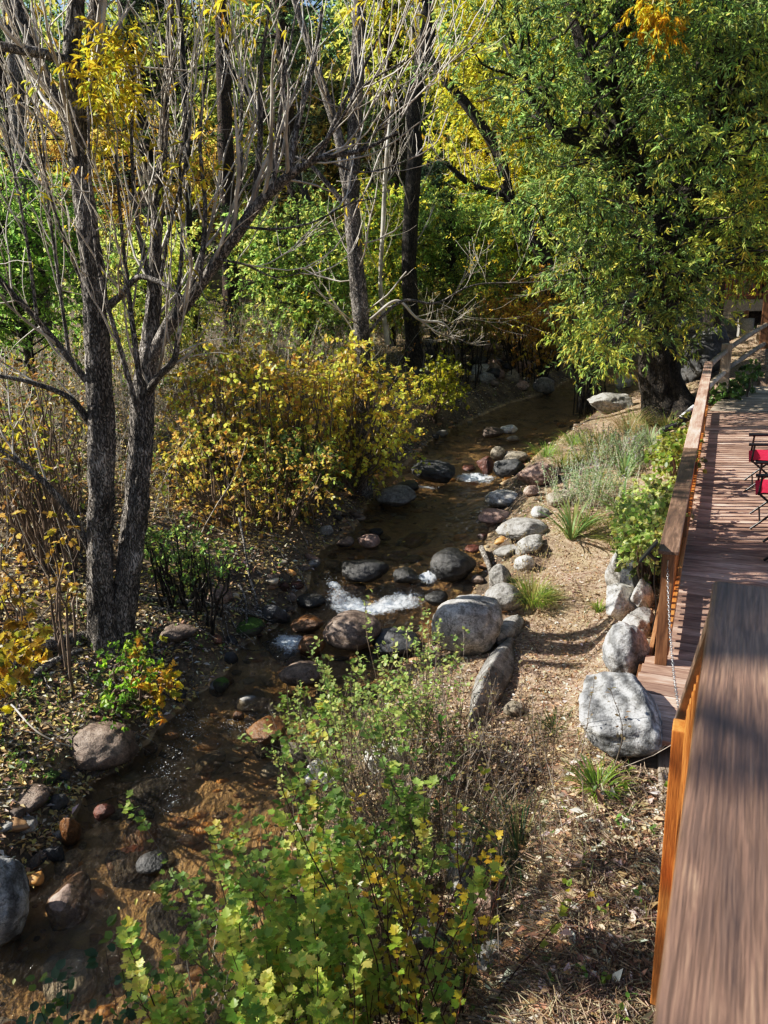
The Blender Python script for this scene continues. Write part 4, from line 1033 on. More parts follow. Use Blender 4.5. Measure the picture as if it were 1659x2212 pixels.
simple_tree('leaning_tree', 'slanting brown trunk behind the willow, leaning up to the left', (1196, 640), [
    ([(1200, 640), (1185, 590), (1150, 500), (1105, 435), (1075, 330), (1010, 230), (945, 150), (890, 60)], [.32, .27, .24, .2, .17, .15, .13, .1]),
    ([(1150, 500), (1100, 430), (1020, 400), (960, 350)], [.14, .12, .1, .06])], 27, M_barkdark, 34, (1.2, 3.), leaf=(220, YEL, .14), spread=1.2)
simple_tree('pine_tree', 'dark upright pine trunk behind the limb of the bare tree', (500, 752), [
    ([(502, 760), (500, 700), (497, 560), (490, 400), (484, 200), (480, 0), (478, -100)], [.32, .27, .26, .25, .23, .2, .18])], None, M_barkpine, 14, (1.2, 3.), twm=M_barkdark)
simple_tree('background_tree', 'slim grey trunk at the far left edge of the wood', (40, 700), [
    ([(95, 720), (70, 500), (45, 320), (30, 120), (15, -60)], [.16, .15, .14, .12, .1])], 15, M_bark, 14, (.8, 2.))
simple_tree('background_tree', 'thin pale stem right of the straight grey trunk', (838, 740), [
    ([(838, 745), (822, 620), (828, 480), (835, 340), (850, 200)], [.07, .06, .055, .05, .04])], 21, M_twig, 16, (.8, 2.), spread=1.)
simple_tree('background_tree', 'thin dark stem between the two stems and the pine', (420, 760), [
    ([(430, 765), (415, 600), (405, 430), (400, 200), (385, 0)], [.11, .1, .09, .08, .06])], 19, M_barkdark, 16, (.8, 2.), spread=1.)
simple_tree('background_tree', 'leaning dark trunk crossing behind the straight grey trunk', (690, 740), [
    ([(700, 560), (660, 420), (560, 230), (480, 130)], [.12, .1, .09, .07]), ([(720, 745), (705, 640), (700, 560)], [.14, .13, .12])], 24, M_barkdark, 16, (.8, 2.), spread=1.)
simple_tree('fallen_sapling', 'bare whitish sapling sprawling over the far bank', (840, 700), [
    ([(800, 690), (860, 650), (905, 690), (960, 700), (985, 740)], [.03, .028, .025, .02, .01]), ([(905, 690), (950, 720), (1000, 735)], [.02, .015, .008])], 15.5, M_twig, 18, (.4, 1.2), spread=1.2, twr=(.003, .01))

# ---- the big willow
gw = gp(1440, 892); YW = gw[1]
tw = thing('willow_tree', gw, 'huge leaning willow full of green narrow leaves above the far railing', 'tree')
mb = MB()
Wt, Wr = trunk(mb, pxpath([(1446, 905, -.1), (1436, 870), (1422, 800), (1418, 720), (1432, 610), (1412, 500), (1378, 410), (1348, 335), (1322, 250), (1292, 180), (1262, 90), (1235, -10), (1215, -120)], YW), np.array([.66, .52, .4, .34, .31, .3, .27, .27, .22, .2, .18, .16, .12]), n=110, sides=36, noise=.42, nf=(9, 1.6))
W2, _ = trunk(mb, pxpath([(1385, 425), (1330, 345), (1270, 305), (1215, 290), (1165, 235), (1130, 150)], YW - .2), np.array([.2, .17, .14, .12, .08, .05]), sides=14)
W3, _ = trunk(mb, pxpath([(1325, 260), (1322, 180), (1335, 90), (1345, -20), (1350, -120)], YW + .2), np.array([.16, .15, .14, .12, .1]), sides=14)
W4, _ = trunk(mb, pxpath([(1432, 620), (1470, 500), (1500, 380), (1510, 250), (1525, 120), (1530, -60)], YW + .4), np.array([.28, .24, .22, .2, .18, .15]), sides=16)
W5, _ = trunk(mb, pxpath([(1425, 640), (1380, 600), (1320, 590), (1270, 620)], YW - .6), np.array([.12, .1, .07, .04]), sides=10)
W6, _ = trunk(mb, pxpath([(1505, 330), (1560, 260), (1620, 230), (1700, 180)], YW - .6), np.array([.12, .1, .07, .04]), sides=10)
allw = np.vstack([Wt[35:], W2, W3, W4, W5, W6])
wil_poly = [(1010, -120), (990, 150), (1060, 330), (1130, 450), (1215, 570), (1240, 700), (1225, 790), (1290, 815), (1385, 770), (1480, 725), (1535, 650), (1600, 600), (1800, 590), (1800, -120)]
def av(q, Y):
    tx = np.interp(q[:, 1], [0, 250, 410, 500], [1240, 1322, 1378, 1410])
    front = ((np.abs(q[:, 0] - tx + 5) < 60) & (q[:, 1] < 470) & (q[:, 1] > 40)) | ((q[:, 0] > 1385) & (q[:, 0] < 1530) & (q[:, 1] > 735))
    l2 = (q[:, 0] > 1180) & (q[:, 0] < 1380) & (np.abs(q[:, 1] - np.interp(q[:, 0], [1180, 1270, 1380], [260, 305, 420])) < 32)
    thin = (q[:, 0] < 1180) & (rng.random(len(q)) < .55)
    return ((front | l2) & (Y < YW + .6) & (rng.random(len(q)) < .9)) | thin
cp_ = crown_points(wil_poly, YW - 3.2, YW + 3.5, 480, .3, av)
st0 = nearest_on(allw, cp_)
# twice-branched limbs: to the clump centres
limb_to(mb, st0, cp_, .035, .009, K=8, sag=.07, wig=.2, sides=5)
mbl = MB(); mtw = mb
px_ = np.array([project(p) for p in cp_])
isy = (px_[:, 0] > 1560) & (px_[:, 1] > 200) | (px_[:, 1] > 560) & (rng.random(len(px_)) < .4)
tone = np.clip(rng.normal(1, .2, len(cp_)), .6, 1.5)
clump_leaves(mbl, cp_[~isy], .5, 12, 16, .125, .17, WIL, WW, NARROW, .3, (mtw, .005), .8, .55, tone=tone[~isy])
clump_leaves(mbl, cp_[isy], .5, 12, 16, .125, .17, [(.6, .66, .14), (.45, .56, .13), (.28, .4, .1), (.82, .72, .14)], None, NARROW, .35, (mtw, .005), .7, .55, tone=tone[isy])
co = crown_points([(1390, -30), (1470, -30), (1450, 80), (1400, 70)], YW - 3.4, YW - 3, 9)
clump_leaves(mbl, co, .3, 7, 12, .125, .17, [(.85, .6, .04), (.8, .48, .04)], None, NARROW, .9)
mb.build('trunk', M_barkdark, tw); mbl.build('crown', M_leaf, tw)

# ---- background trees and tall shrubs
def leafy(name, label, poly, Y0, Y1, n, R, ns, m, size, ratio, cols, w=None, tmpl=KITE, trunkpts=None, tr=.15, cat='tree', group=None, bark=None, basepx=None, droop=.35, bend=.3, pull=(.35, .8), avoid=None, limb=(.02, .006), spread=.9, tonesd=.34, minh=.12):
    Cn = crown_points(poly, Y0, Y1, n, minh, avoid)
    cx, cy = Cn[:, 0].mean(), Cn[:, 1].mean()
    if basepx is not None: gb = gp(*basepx)
    else: gb = np.array([cx, cy, ground(cx, cy)])
    t = thing(name, gb, label, cat, group); mb = MB(); bark = bark or M_barkdark
    if trunkpts is not None:
        W = pxpath(trunkpts, (Y0 + Y1) / 2); P, R_ = trunk(mb, W, np.linspace(tr, tr * .4, len(W)), sides=10); src = nearest_on(P, Cn)
    elif cat == 'tree':
        top = Cn[:, 2].max(); W = np.array([gb, gb + [.1, 0, (top - gb[2]) * .4], [cx, cy, top * .75 + gb[2] * .25], [cx + .1, cy, top]])
        P, R_ = trunk(mb, W, np.array([tr, tr * .8, tr * .5, tr * .15]), sides=10); src = nearest_on(P, Cn)
    else:
        src = Cn.copy(); f_ = rng.uniform(pull[0], pull[1], (len(Cn), 1)); src[:, :2] = Cn[:, :2] * (1 - f_ * bend * 2) + gb[:2] * f_ * bend * 2
        _z, _d, _l = terrain(src[:, 0], src[:, 1], True); wet = _d < .3
        if (~wet).any() and cat == 'shrub':
            dry = src[~wet]; src[wet] = dry[[int(np.argmin(np.linalg.norm(dry[:, :2] - q[:2], axis=1))) for q in src[wet]]] + rng.normal(0, .05, (int(wet.sum()), 3))
        src[:, 2] = terrain(src[:, 0], src[:, 1]) - .03
    limb_to(mb, src, Cn, limb[0], limb[1], K=7, sag=.04, wig=.18, sides=4)
    ml = MB(); mt = mb; tone = np.clip(rng.normal(1, tonesd, len(Cn)), .4, 1.7)
    clump_leaves(ml, Cn, R, ns, m, size, ratio, cols, w, tmpl, droop, (mt, limb[1] * .6), spread, tone=tone)
    mb.build('trunk' if cat == 'tree' else 'stems', bark, t); ml.build('crown' if cat == 'tree' else 'foliage', M_leafbg if cat == 'tree' else M_leaf, t)
    return t
leafy('background_tree', 'tall bright yellow tree glowing behind the crooked trunk', [(940, -80), (1290, -80), (1280, 200), (1240, 480), (1120, 470), (960, 330)], 27, 33, 190, .95, 12, 13, .19, .35, [(.85, .76, .08), (.75, .7, .08), (.9, .72, .06), (.55, .6, .08)], tr=.3)
leafy('background_tree', 'yellow green tree low behind the slanting brown trunk', [(930, 380), (1260, 400), (1250, 640), (930, 610)], 29, 33, 110, .9, 11, 12, .18, .4, [(.5, .58, .06), (.66, .64, .07), (.22, .34, .05)], tr=.2)
leafy('background_tree', 'dark green juniper between crooked trunk and willow', [(870, 420), (1090, 430), (1080, 640), (860, 650)], 24, 27, 90, .8, 11, 13, .13, .3, GRN, tr=.15)
leafy('background_tree', 'yellow green tree glowing behind the willow on the right', [(1480, 80), (1820, 60), (1820, 560), (1500, 600)], 23, 28, 190, .9, 12, 13, .17, .35, [(.62, .66, .08), (.42, .56, .06), (.8, .72, .08)], tr=.3)
leafy('background_tree', 'green tree filling the top right corner behind the willow', [(1350, -120), (1850, -120), (1850, 130), (1380, 200)], 22, 27, 130, .9, 12, 13, .17, .35, [(.32, .42, .06), (.18, .28, .05), (.55, .54, .06)], tr=.3)
leafy('background_tree', 'bright green small tree at the left edge', [(-120, 360), (130, 380), (190, 560), (160, 740), (-120, 780)], 13, 16, 120, .5, 12, 14, .08, .5, [(.3, .52, .1), (.46, .66, .12), (.18, .32, .07)], tr=.1)
leafy('background_tree', 'green small tree behind the two stems', [(200, 520), (420, 500), (440, 720), (220, 740)], 17, 20, 80, .6, 11, 12, .1, .5, [(.36, .5, .12), (.56, .64, .14), (.8, .72, .14)], tr=.1)
leafy('background_tree', 'orange and gold tree in the distance behind the two stems', [(0, 240), (300, 250), (520, 300), (520, 480), (200, 480), (0, 380)], 31, 36, 130, 1., 11, 11, .18, .45, [(.75, .42, .1), (.8, .55, .1), (.5, .34, .1), (.6, .56, .1)], tr=.2)
leafy('background_tree', 'green thicket tree beside the straight grey trunk', [(520, 480), (740, 440), (760, 700), (540, 720)], 20, 24, 130, .7, 11, 12, .12, .5, [(.22, .36, .09), (.36, .5, .12), (.64, .66, .14)], tr=.12)
leafy('background_tree', 'yellow speckled tree between straight and crooked trunks', [(780, 420), (900, 420), (890, 700), (800, 700)], 24, 28, 70, .7, 11, 12, .13, .5, [(.5, .56, .07), (.8, .66, .08), (.2, .34, .05)], tr=.12)
leafy('background_tree', 'pale yellow tree at the top above the straight grey trunk', [(760, -100), (960, -100), (930, 200), (780, 160)], 34, 38, 60, 1.1, 10, 10, .2, .4, [(.8, .76, .12), (.55, .6, .1)], tr=.2)
# conifers with needle tufts
def conifer(name, label, base, Y, H, W, cols, nb=26, px=None, group=None):
    X = aty(base[0], base[1], Y)[0]; gz = ground(X, Y)
    t = thing(name, (X, Y, gz), label, 'tree', group); mb = MB(); ml = MB()
    top = np.array([X, Y, gz + H]); P, R = trunk(mb, np.array([[X, Y, gz - .2], [X + .05, Y, gz + H * .5], top]), np.array([H * .022, H * .015, .03]), sides=9)
    hh = np.linspace(.12, .98, nb * 5); n = len(hh); an = rng.uniform(0, 2 * math.pi, n); L = W * (1 - hh * .9) * rng.uniform(.55, 1.1, n)
    s_ = np.column_stack([np.full(n, X), np.full(n, Y), gz + hh * H]); d = np.column_stack([np.cos(an), np.sin(an), rng.uniform(-.25, .15, n)])
    e = s_ + d * L[:, None]; Pb, Rb = limb_to(mb, s_, e, .04, .01, K=6, sag=-.05, wig=.1, sides=4)
    q = rng.integers(2, 6, n * 9); i = rng.integers(0, n, n * 9)
    O = Pb[i, q] + rng.normal(0, .12, (n * 9, 3)); spray_leaves(ml, O, unit(d[i] + rdir(n * 9) * .6 + UP * .2), .35, 16, .15, .09, cols, None, KITE, .05, None, .3, .9)
    mb.build('trunk', M_barkpine, t); ml.build('crown', M_leaf, t); return t
PIN = [(.07, .11, .05), (.1, .15, .07), (.05, .08, .035)]
conifer('pine_tree', 'grey green pine at the top left behind the bare branches', (330, 500), 24, 15, 3.2, PIN)
conifer('pine_tree', 'grey green pine at the upper left edge', (60, 500), 26, 15, 3.2, PIN)
conifer('pine_tree', 'grey green pine seen just left of the crooked trunk', (850, 500), 36, 17, 3.4, PIN)
conifer('pine_tree', 'pine standing behind the white branches of the bare tree, left of the straight trunk', (640, 500), 32, 16, 3.4, PIN)
conifer('juniper_tree', 'blue green juniper right of the crooked trunk', (930, 560), 27, 5.6, 1.7, [(.05, .1, .06), (.07, .13, .07)], 12)
# farther wood: each tree its own object, made from a few kinds
far_src = []
def far_tree(kind, X, Y, H):
    gz = ground(X, Y); t = thing('distant_tree', (X, Y, gz), 'distant tree of the wood closing the view', 'tree', 'distant trees of the wood')
    cols = [[(.5, .54, .1), (.66, .6, .1), (.3, .38, .09)], [(.14, .22, .08), (.2, .3, .1)], [(.6, .42, .12), (.5, .44, .12)]][kind]
    mb = MB(); ml = MB(); trunk(mb, np.array([[X, Y, gz - .3], [X, Y, gz + H * .5], [X, Y, gz + H]]), np.array([.25, .18, .05]), sides=7)
    n = 70; c = rdir(n) * (rng.random((n, 1)) ** .4) * np.array([H * .28, H * .28, H * .4]) + [X, Y, gz + H * .58]
    limb_to(mb, np.column_stack([np.full(n, X), np.full(n, Y), np.maximum(c[:, 2] - 1.5, gz + 1)]), c, .05, .02, K=4, sides=3)
    clump_leaves(ml, c, H * .1, 8, 8, .32, .45, cols)
    mb.build('trunk', M_barkdark, t); ml.build('crown', M_leafbg, t); return t
protos = [far_tree(0, -6, 52, 17), far_tree(1, 3, 54, 18), far_tree(2, -14, 50, 13)]
def dup(root, loc, rz, sc, label=None):
    r = root.copy(); COL.objects.link(r); r.location = loc; r.rotation_euler = (0, 0, rz); r.scale = (sc, sc, sc)
    if label: r['label'] = label
    for c_ in list(root.children):
        c = c_.copy(); COL.objects.link(c); c.parent = r
    return r
rg = np.random.default_rng(21)
for i in range(95):
    Y = rg.uniform(42, 95); X = rg.uniform(-.62, .72) * Y
    dup(protos[rg.choice(3, p=[.35, .45, .2])], (X, Y, ground(X, Y)), rg.uniform(0, 6), rg.uniform(.7, 1.25))

# ---- yellow shrubs on the left bank
SY = [(.85, .68, .08), (.75, .62, .1), (.5, .56, .1), (.78, .48, .08), (.5, .3, .1)]
leafy('yellow_shrub', 'golden shrub right beside the two-stemmed tree', [(385, 800), (470, 750), (560, 760), (590, 900), (520, 1000), (370, 980)], 12.4, 14.4, 62, .42, 8, 8, .075, .7, SY, cat='shrub', tmpl=OVAL, bark=M_twigbrown)
leafy('yellow_shrub', 'golden shrub in the middle of the bank, left of the straight trunk', [(540, 780), (640, 770), (720, 800), (700, 960), (600, 980), (530, 920)], 12.6, 14.8, 60, .42, 8, 8, .075, .7, SY, cat='shrub', tmpl=OVAL, bark=M_twigbrown)
leafy('yellow_shrub', 'brightest yellow shrub around the foot of the straight grey trunk', [(690, 800), (770, 730), (850, 790), (910, 860), (890, 930), (830, 1030), (720, 1030)], 13.2, 15.6, 88, .38, 8, 9, .075, .7, [(.9, .76, .1), (.8, .68, .1), (.6, .62, .12), (.7, .46, .1)], cat='shrub', tmpl=OVAL, bark=M_twigbrown)
leafy('orange_shrub', 'low orange brown shrub under the golden ones', [(350, 900), (500, 930), (640, 940), (760, 1010), (680, 1100), (450, 1140), (350, 1100)], 10.8, 13.6, 95, .38, 7, 7, .065, .7, [(.7, .46, .1), (.6, .36, .1), (.8, .62, .1), (.34, .4, .07)], cat='shrub', tmpl=OVAL, bark=M_twigbrown, tonesd=.35)
leafy('green_shrub', 'green leaved shrub in front of the golden ones', [(560, 900), (680, 950), (740, 1030), (640, 1090), (560, 1000)], 11.8, 13, 36, .28, 8, 8, .06, .6, GRN, cat='shrub', tmpl=OVAL, bark=M_twigbrown)
leafy('yellow_shrub', 'small yellow green shrub right of the straight trunk, over the bank', [(900, 790), (990, 780), (1005, 850), (930, 880)], 18, 19.5, 26, .3, 9, 8, .08, .7, [(.5, .46, .04), (.36, .4, .04)], cat='shrub', tmpl=OVAL, bark=M_twigbrown)
leafy('orange_shrub', 'orange shrub at the foot of the slanting brown trunk', [(1060, 600), (1240, 600), (1250, 770), (1180, 800), (1060, 700)], 23, 27, 75, .5, 10, 10, .1, .6, ORA, cat='shrub', bark=M_barkdark)
leafy('orange_shrub', 'dull gold shrub above the stones of the far bank', [(880, 640), (1060, 640), (1080, 740), (900, 740)], 21, 24, 40, .45, 9, 9, .09, .6, [(.34, .24, .05), (.24, .24, .04), (.12, .16, .03)], cat='shrub', bark=M_barkdark)
leafy('green_shrub', 'dark green low shrub across the stream beneath the willow', [(1230, 640), (1330, 650), (1330, 780), (1240, 780)], 20, 24, 36, .4, 9, 9, .09, .5, [(.08, .14, .03), (.14, .2, .03), (.4, .3, .04)], cat='shrub')
leafy('dry_bush', 'straggly bush with few orange leaves at the left edge', [(-60, 1080), (190, 1120), (200, 1260), (-60, 1320)], 6.8, 8.6, 15, .22, 4, 4, .07, .8, [(.6, .36, .05), (.55, .45, .05), (.4, .25, .06)], cat='shrub', tmpl=LOBED, bark=M_twigbrown)
leafy('dry_bush', 'tangled dark undergrowth with scattered leaves left of the two stems', [(-60, 760), (180, 800), (190, 1050), (-60, 1080)], 8.8, 12, 90, .35, 6, 4, .07, .6, [(.4, .3, .05), (.2, .26, .04), (.3, .16, .05)], cat='shrub', bark=M_twigbrown)
leafy('yellow_shrub', 'bright yellow leafy branch reaching in from the left edge', [(-60, 1330), (70, 1350), (60, 1440), (20, 1560), (-60, 1560)], 5., 5.8, 11, .16, 7, 6, .07, .85, [(.7, .5, .04), (.62, .36, .04), (.5, .5, .06)], cat='shrub', tmpl=LOBED, bark=M_twigbrown, basepx=(-60, 1560), bend=.5, pull=(.9, 1))
leafy('bank_sprig', 'fresh green and golden sprig above the large brown boulder', [(280, 1385), (390, 1410), (405, 1500), (330, 1540)], 6.3, 6.7, 10, .13, 6, 6, .06, .8, [(.68, .46, .05), (.7, .34, .05), (.5, .5, .05)], cat='shrub', tmpl=LOBED, bark=M_twigbrown, basepx=(300, 1500), bend=.5, pull=(.85, 1))
leafy('bank_sprig', 'lime green sprig touching the large brown boulder', [(250, 1400), (330, 1370), (320, 1500), (340, 1570), (240, 1570), (210, 1500)], 6.1, 6.6, 14, .13, 7, 7, .045, .6, [(.22, .42, .03), (.34, .5, .05), (.12, .26, .03)], cat='shrub', tmpl=OVAL, bark=M_twigbrown, basepx=(250, 1520), bend=.5, pull=(.85, 1))
leafy('green_shrub', 'low green plants right of the foot of the two stems', [(310, 1150), (420, 1130), (520, 1220), (420, 1280), (310, 1280)], 8.6, 10, 40, .2, 7, 7, .05, .6, GRN, cat='shrub', tmpl=OVAL)

# ---- foreground shrubs
def fshrub(name, label, bases, H, n, lean, lsize, lratio, cols, w, tmpl, mat, m, stemr=.006, sub=3, top=.35, side=.25, cat='shrub', lmat=None, updown=.15, wid=.4, leaflo=.3):
    """upright stems from the ground, side twigs, leaves set along both"""
    bc = np.mean(bases, axis=0); g0 = np.array([bc[0], bc[1], ground(bc[0], bc[1])])
    t = thing(name, g0, label, cat); mb = MB(); ml = MB()
    O = np.array([bases[i % len(bases)] for i in range(n)])[:, :2] + rng.normal(0, wid, (n, 2)) * .5
    O = np.column_stack([O, terrain(O[:, 0], O[:, 1]) - .02])
    h = H * rng.uniform(.55, 1.08, n); D = unit(np.column_stack([rng.normal(0, lean, (n, 2)), np.ones(n)]))
    K = 9; P = np.zeros((n, K, 3)); P[:, 0] = O; d = D
    for j in range(1, K):
        d = unit(d + rdir(n) * .12 + np.array([0, 0, .02])); P[:, j] = P[:, j - 1] + d * (h / (K - 1))[:, None]
    R = np.linspace(1, .35, K)[None] * stemr * rng.uniform(.7, 1.2, (n, 1)); v, f = tubes(P, R, 5); mb.add(v, f)
    P2, R2 = children(P, R, n * sub, (H * side * .5, H * side), spread=.7, up=.35, K=6, lo=leaflo, rf=.6, curl=.12); v, f = tubes(P2, R2, 4); mb.add(v, f)
    for PP, hi in ((P, leaflo), (P2, .15)):
        q = len(PP); mm = m if PP is P2 else int(m * 1.6)
        u = (hi + (1 - hi) * rng.random((q, mm)) ** .8) * (PP.shape[1] - 1); k = np.minimum(u.astype(int), PP.shape[1] - 2); fr = (u - k)[..., None]
        I = np.arange(q)[:, None]; C = PP[I, k] * (1 - fr) + PP[I, k + 1] * fr; T = unit(PP[I, k + 1] - PP[I, k])
        L = unit(rdir(q * mm).reshape(q, mm, 3) * [1, 1, .35] + T * .35 + UP * updown)
        nn = UP + rdir(q * mm) * .35
        leaves(ml, C.reshape(-1, 3) + L.reshape(-1, 3) * lsize * .25, L.reshape(-1, 3), nn, lsize, lratio, palette(q * mm, cols, w, .2, np.repeat(rng.random(q), mm)), tmpl, .35)
    mb.build('stems', mat, t); ml.build('foliage', lmat or M_leaf, t); return t
def G(px, py, z=None): return gp(px, py)[:2]
NB = [(.42, .58, .12), (.62, .7, .16), (.28, .44, .1), (.76, .74, .2), (.86, .66, .12)]
fshrub('ninebark_shrub', 'bright yellow green lobed-leaf shrub with dark red stems at the bottom', [(-.95, 2.85), (-.65, 2.95), (-.35, 3.0), (-.7, 3.2), (-.9, 3.1)], 1.75, 56, .17, .046, .95, NB, [.28, .3, .2, .17, .05], LOBED, M_twigred, 13, sub=6, leaflo=.35, wid=.45)
fshrub('ninebark_shrub', 'sparser red stemmed shrub with small yellow leaves right of the bright one', [(.0, 2.95), (.1, 3.2), (-.15, 3.3)], 1.6, 34, .12, .04, .95, [(.5, .45, .05), (.3, .38, .05), (.62, .45, .05)], None, LOBED, M_twigred, 5, sub=2, leaflo=.35, wid=.3)
fshrub('ninebark_shrub', 'darker green lobed-leaf shrub reaching over the water', [(-1.0, 3.75), (-.75, 3.9), (-.5, 4.1), (-.9, 4.1), (-.3, 4.2)], 1.5, 58, .27, .046, .95, [(.22, .34, .09), (.34, .48, .12), (.52, .6, .16), (.74, .66, .16)], [.4, .3, .25, .05], LOBED, M_twigbrown, 8, sub=6, leaflo=.3, wid=.7)
fshrub('sparse_shrub', 'sparse small-leaved shrub in front of the largest grey boulder', [G(800, 1690), G(860, 1650), G(740, 1700), G(900, 1600)], 1.3, 70, .3, .036, .75, [(.26, .38, .12), (.4, .52, .16), (.6, .64, .22)], None, OVAL, M_twigbrown, 6, sub=5, leaflo=.3, wid=.6)
fshrub('sparse_shrub', 'sparse shrub with pale green leaves over the riffle', [G(720, 1640), G(690, 1600)], .95, 22, .25, .045, .75, [(.2, .3, .06), (.32, .38, .1), (.14, .22, .04)], None, OVAL, M_twigbrown, 5, sub=4, leaflo=.3, wid=.4)
fshrub('bare_twigs', 'tangle of brown leafless twigs between stream and slope', [G(900, 1800), G(960, 1760), G(1000, 1700), G(860, 1850), G(940, 1880)], .95, 150, .45, .03, .6, [(.3, .2, .12), (.4, .34, .16)], None, OVAL, M_twiggrey, 1, sub=6, stemr=.005, leaflo=.3, wid=.7)
fshrub('bare_twigs', 'bare grey twigs arching over the near water', [(-1.5, 3.6), (-1.1, 3.3), (-1.4, 3.2)], 1.2, 46, .6, .035, .7, [(.1, .18, .06), (.25, .25, .08)], None, OVAL, M_twig, 1, sub=6, stemr=.006, leaflo=.3, wid=.6)
fshrub('bare_twigs', 'grey brown dead twigs standing between the near shrub and the grass clump', [G(980, 1900), G(1040, 1950), G(940, 2000), G(1060, 1820)], .9, 90, .45, .03, .6, [(.3, .22, .12)], None, OVAL, M_twiggrey, 1, sub=6, stemr=.0045, leaflo=.3, wid=.7)
fshrub('bare_twigs', 'grey dead twigs poking out among the sparse shrub leaves', [G(780, 1760), G(820, 1700), G(880, 1720)], 1.15, 80, .4, .03, .6, [(.3, .3, .14)], None, OVAL, M_twiggrey, 1, sub=6, stemr=.0045, leaflo=.3, wid=.7)
fshrub('bare_twigs', 'brown dead canes on the slope beside the long slab', [G(1040, 1640), G(1060, 1720)], .8, 40, .5, .03, .6, [(.2, .13, .07)], None, OVAL, M_twigbrown, 1, sub=5, stemr=.004, leaflo=.3, wid=.6)
fshrub('round_leaf_shrub', 'blue green round-leaved twigs in the bottom left corner', [(-2.1, 3.1), (-1.9, 3.2), (-2.3, 3.3)], 1.3, 12, .25, .06, .9, [(.07, .15, .08), (.1, .2, .1), (.2, .3, .06)], None, OVAL, M_twigred, 4, sub=3, stemr=.004, leaflo=.4, wid=.3)
fshrub('green_sprout', 'loose green stems with oval leaves amid the dry twigs', [G(830, 1860), G(880, 1830)], .8, 10, .2, .065, .55, [(.1, .22, .04), (.17, .3, .05)], None, OVAL, M_twigbrown, 5, sub=1, leaflo=.4, wid=.5)
# big straw coloured arching canes
t = thing('dry_canes', gp(1010, 1700), 'long straw coloured canes arching over the twig tangle', 'canes'); mb = MB()
for pts in ([(880, 1680), (960, 1610), (1060, 1590), (1140, 1620), (1165, 1640)], [(860, 1600), (990, 1590), (1080, 1580)], [(930, 1680), (985, 1760), (1005, 1850), (1000, 1930)], [(940, 1640), (1000, 1660), (1040, 1740)], [(990, 1640), (1050, 1620), (1110, 1640), (1130, 1690)]):
    P = smooth_path(pxpath(pts, gp(1010, 1700)[1]) + [0, 0, 0], 16); v, f = tubes(P, np.linspace(.006, .003, 16), 5); mb.add(v, f)
mb.build('canes', M_straw, t) if False else mb.build('stems', M_twig, t)

# ---- grasses and strappy plants
def blades(mb, base, n, H, spread, width, cols, w=None, droop=1., K=6, rad_=.06):
    a = rng.uniform(0, 2 * math.pi, n); O = base + np.column_stack([np.cos(a), np.sin(a), np.zeros(n)]) * rng.random((n, 1)) * rad_
    D = unit(np.column_stack([np.cos(a) * spread * rng.random(n), np.sin(a) * spread * rng.random(n), np.ones(n)]))
    h = H * rng.uniform(.5, 1.1, n); P = np.zeros((n, K, 3)); P[:, 0] = O; d = D
    for j in range(1, K):
        d = unit(d + np.column_stack([np.cos(a), np.sin(a), np.full(n, -1.1)]) * droop * .13 * j / K * 2.2); P[:, j] = P[:, j - 1] + d * (h / (K - 1))[:, None]
    S_ = unit(np.column_stack([-np.sin(a), np.cos(a), np.zeros(n)])) ; wd = width * np.sin(np.linspace(.5, math.pi, K))[None] ** .7 * rng.uniform(.6, 1.2, (n, 1)) + .0006
    V = np.stack([P - S_[:, None] * wd[..., None] / 2, P + S_[:, None] * wd[..., None] / 2], 2)
    i = np.arange(n * K * 2).reshape(n, K, 2); F_ = np.stack([i[:, :-1, 0], i[:, :-1, 1], i[:, 1:, 1], i[:, 1:, 0]], -1).reshape(-1, 4)
    mb.add(V.reshape(-1, 3), F_, np.repeat(palette(n, cols, w, .25), K * 2, axis=0)); return P
def tuft(name, label, px, py, n, H, spread, width, cols, droop=1., rad_=.06, cat='grass clump', stalks=None, w=None):
    g = gp(px, py); mb = MB(); blades(mb, g, n, H, spread, width, cols, w, droop, rad_=rad_)
    if stalks:
        nS, hS = stalks; P = blades(mb, g, nS, hS, .35, .004, [(.5, .4, .2), (.42, .32, .15)], None, .25, rad_=rad_)
        leaves(mb, np.repeat(P[:, -1], 8, 0) + rng.normal(0, .02, (nS * 8, 3)), UP + rdir(nS * 8) * .6, rdir(nS * 8), .03, .4, palette(nS * 8, [(.5, .4, .22)]))
    o = mb.build(name, M_leaf, origin=g); return tag(o, label, cat)
LG = [(.2, .32, .05), (.32, .42, .07), (.13, .22, .04), (.45, .42, .12)]
tuft('grass_clump', 'light green grass clump with tall dry stalks by the path', 1150, 1300, 420, .36, 1., .006, LG, 1.2, .24, stalks=(26, .85))
tuft('grass_clump', 'small light green tuft in the middle of the path', 1292, 1322, 60, .2, 1.2, .01, LG[:3], .8, .05)
tuft('grass_clump', 'small bright grass tuft on the slope below the largest banded boulder', 1290, 1715, 130, .24, 1.4, .008, LG[:3], 1., .1)
tuft('grass_clump', 'long dark green grass clump on the near slope', 1120, 1860, 190, .6, 1.2, .008, [(.05, .12, .05), (.08, .17, .06), (.3, .28, .12)], 1.1, .12)
tuft('grass_clump', 'dark grass spilling out at the bottom of the slope', 1040, 2140, 120, .45, 1.3, .007, [(.05, .12, .05), (.3, .27, .13)], 1.2, .12)
tuft('grass_clump', 'short dark grass left of the largest banded boulder', 1200, 1580, 120, .22, 1.3, .007, [(.06, .13, .04), (.12, .2, .05)], 1., .15)
tuft('grass_clump', 'grass under the lime green sprig', 270, 1500, 220, .3, 1.4, .006, [(.07, .15, .04), (.14, .22, .05)], 1.2, .3)
tuft('grass_clump', 'dry beige grass clump by the willow roots', 1360, 935, 260, .8, .8, .009, [(.5, .4, .22), (.36, .28, .15), (.28, .3, .1)], 1.3, .3)
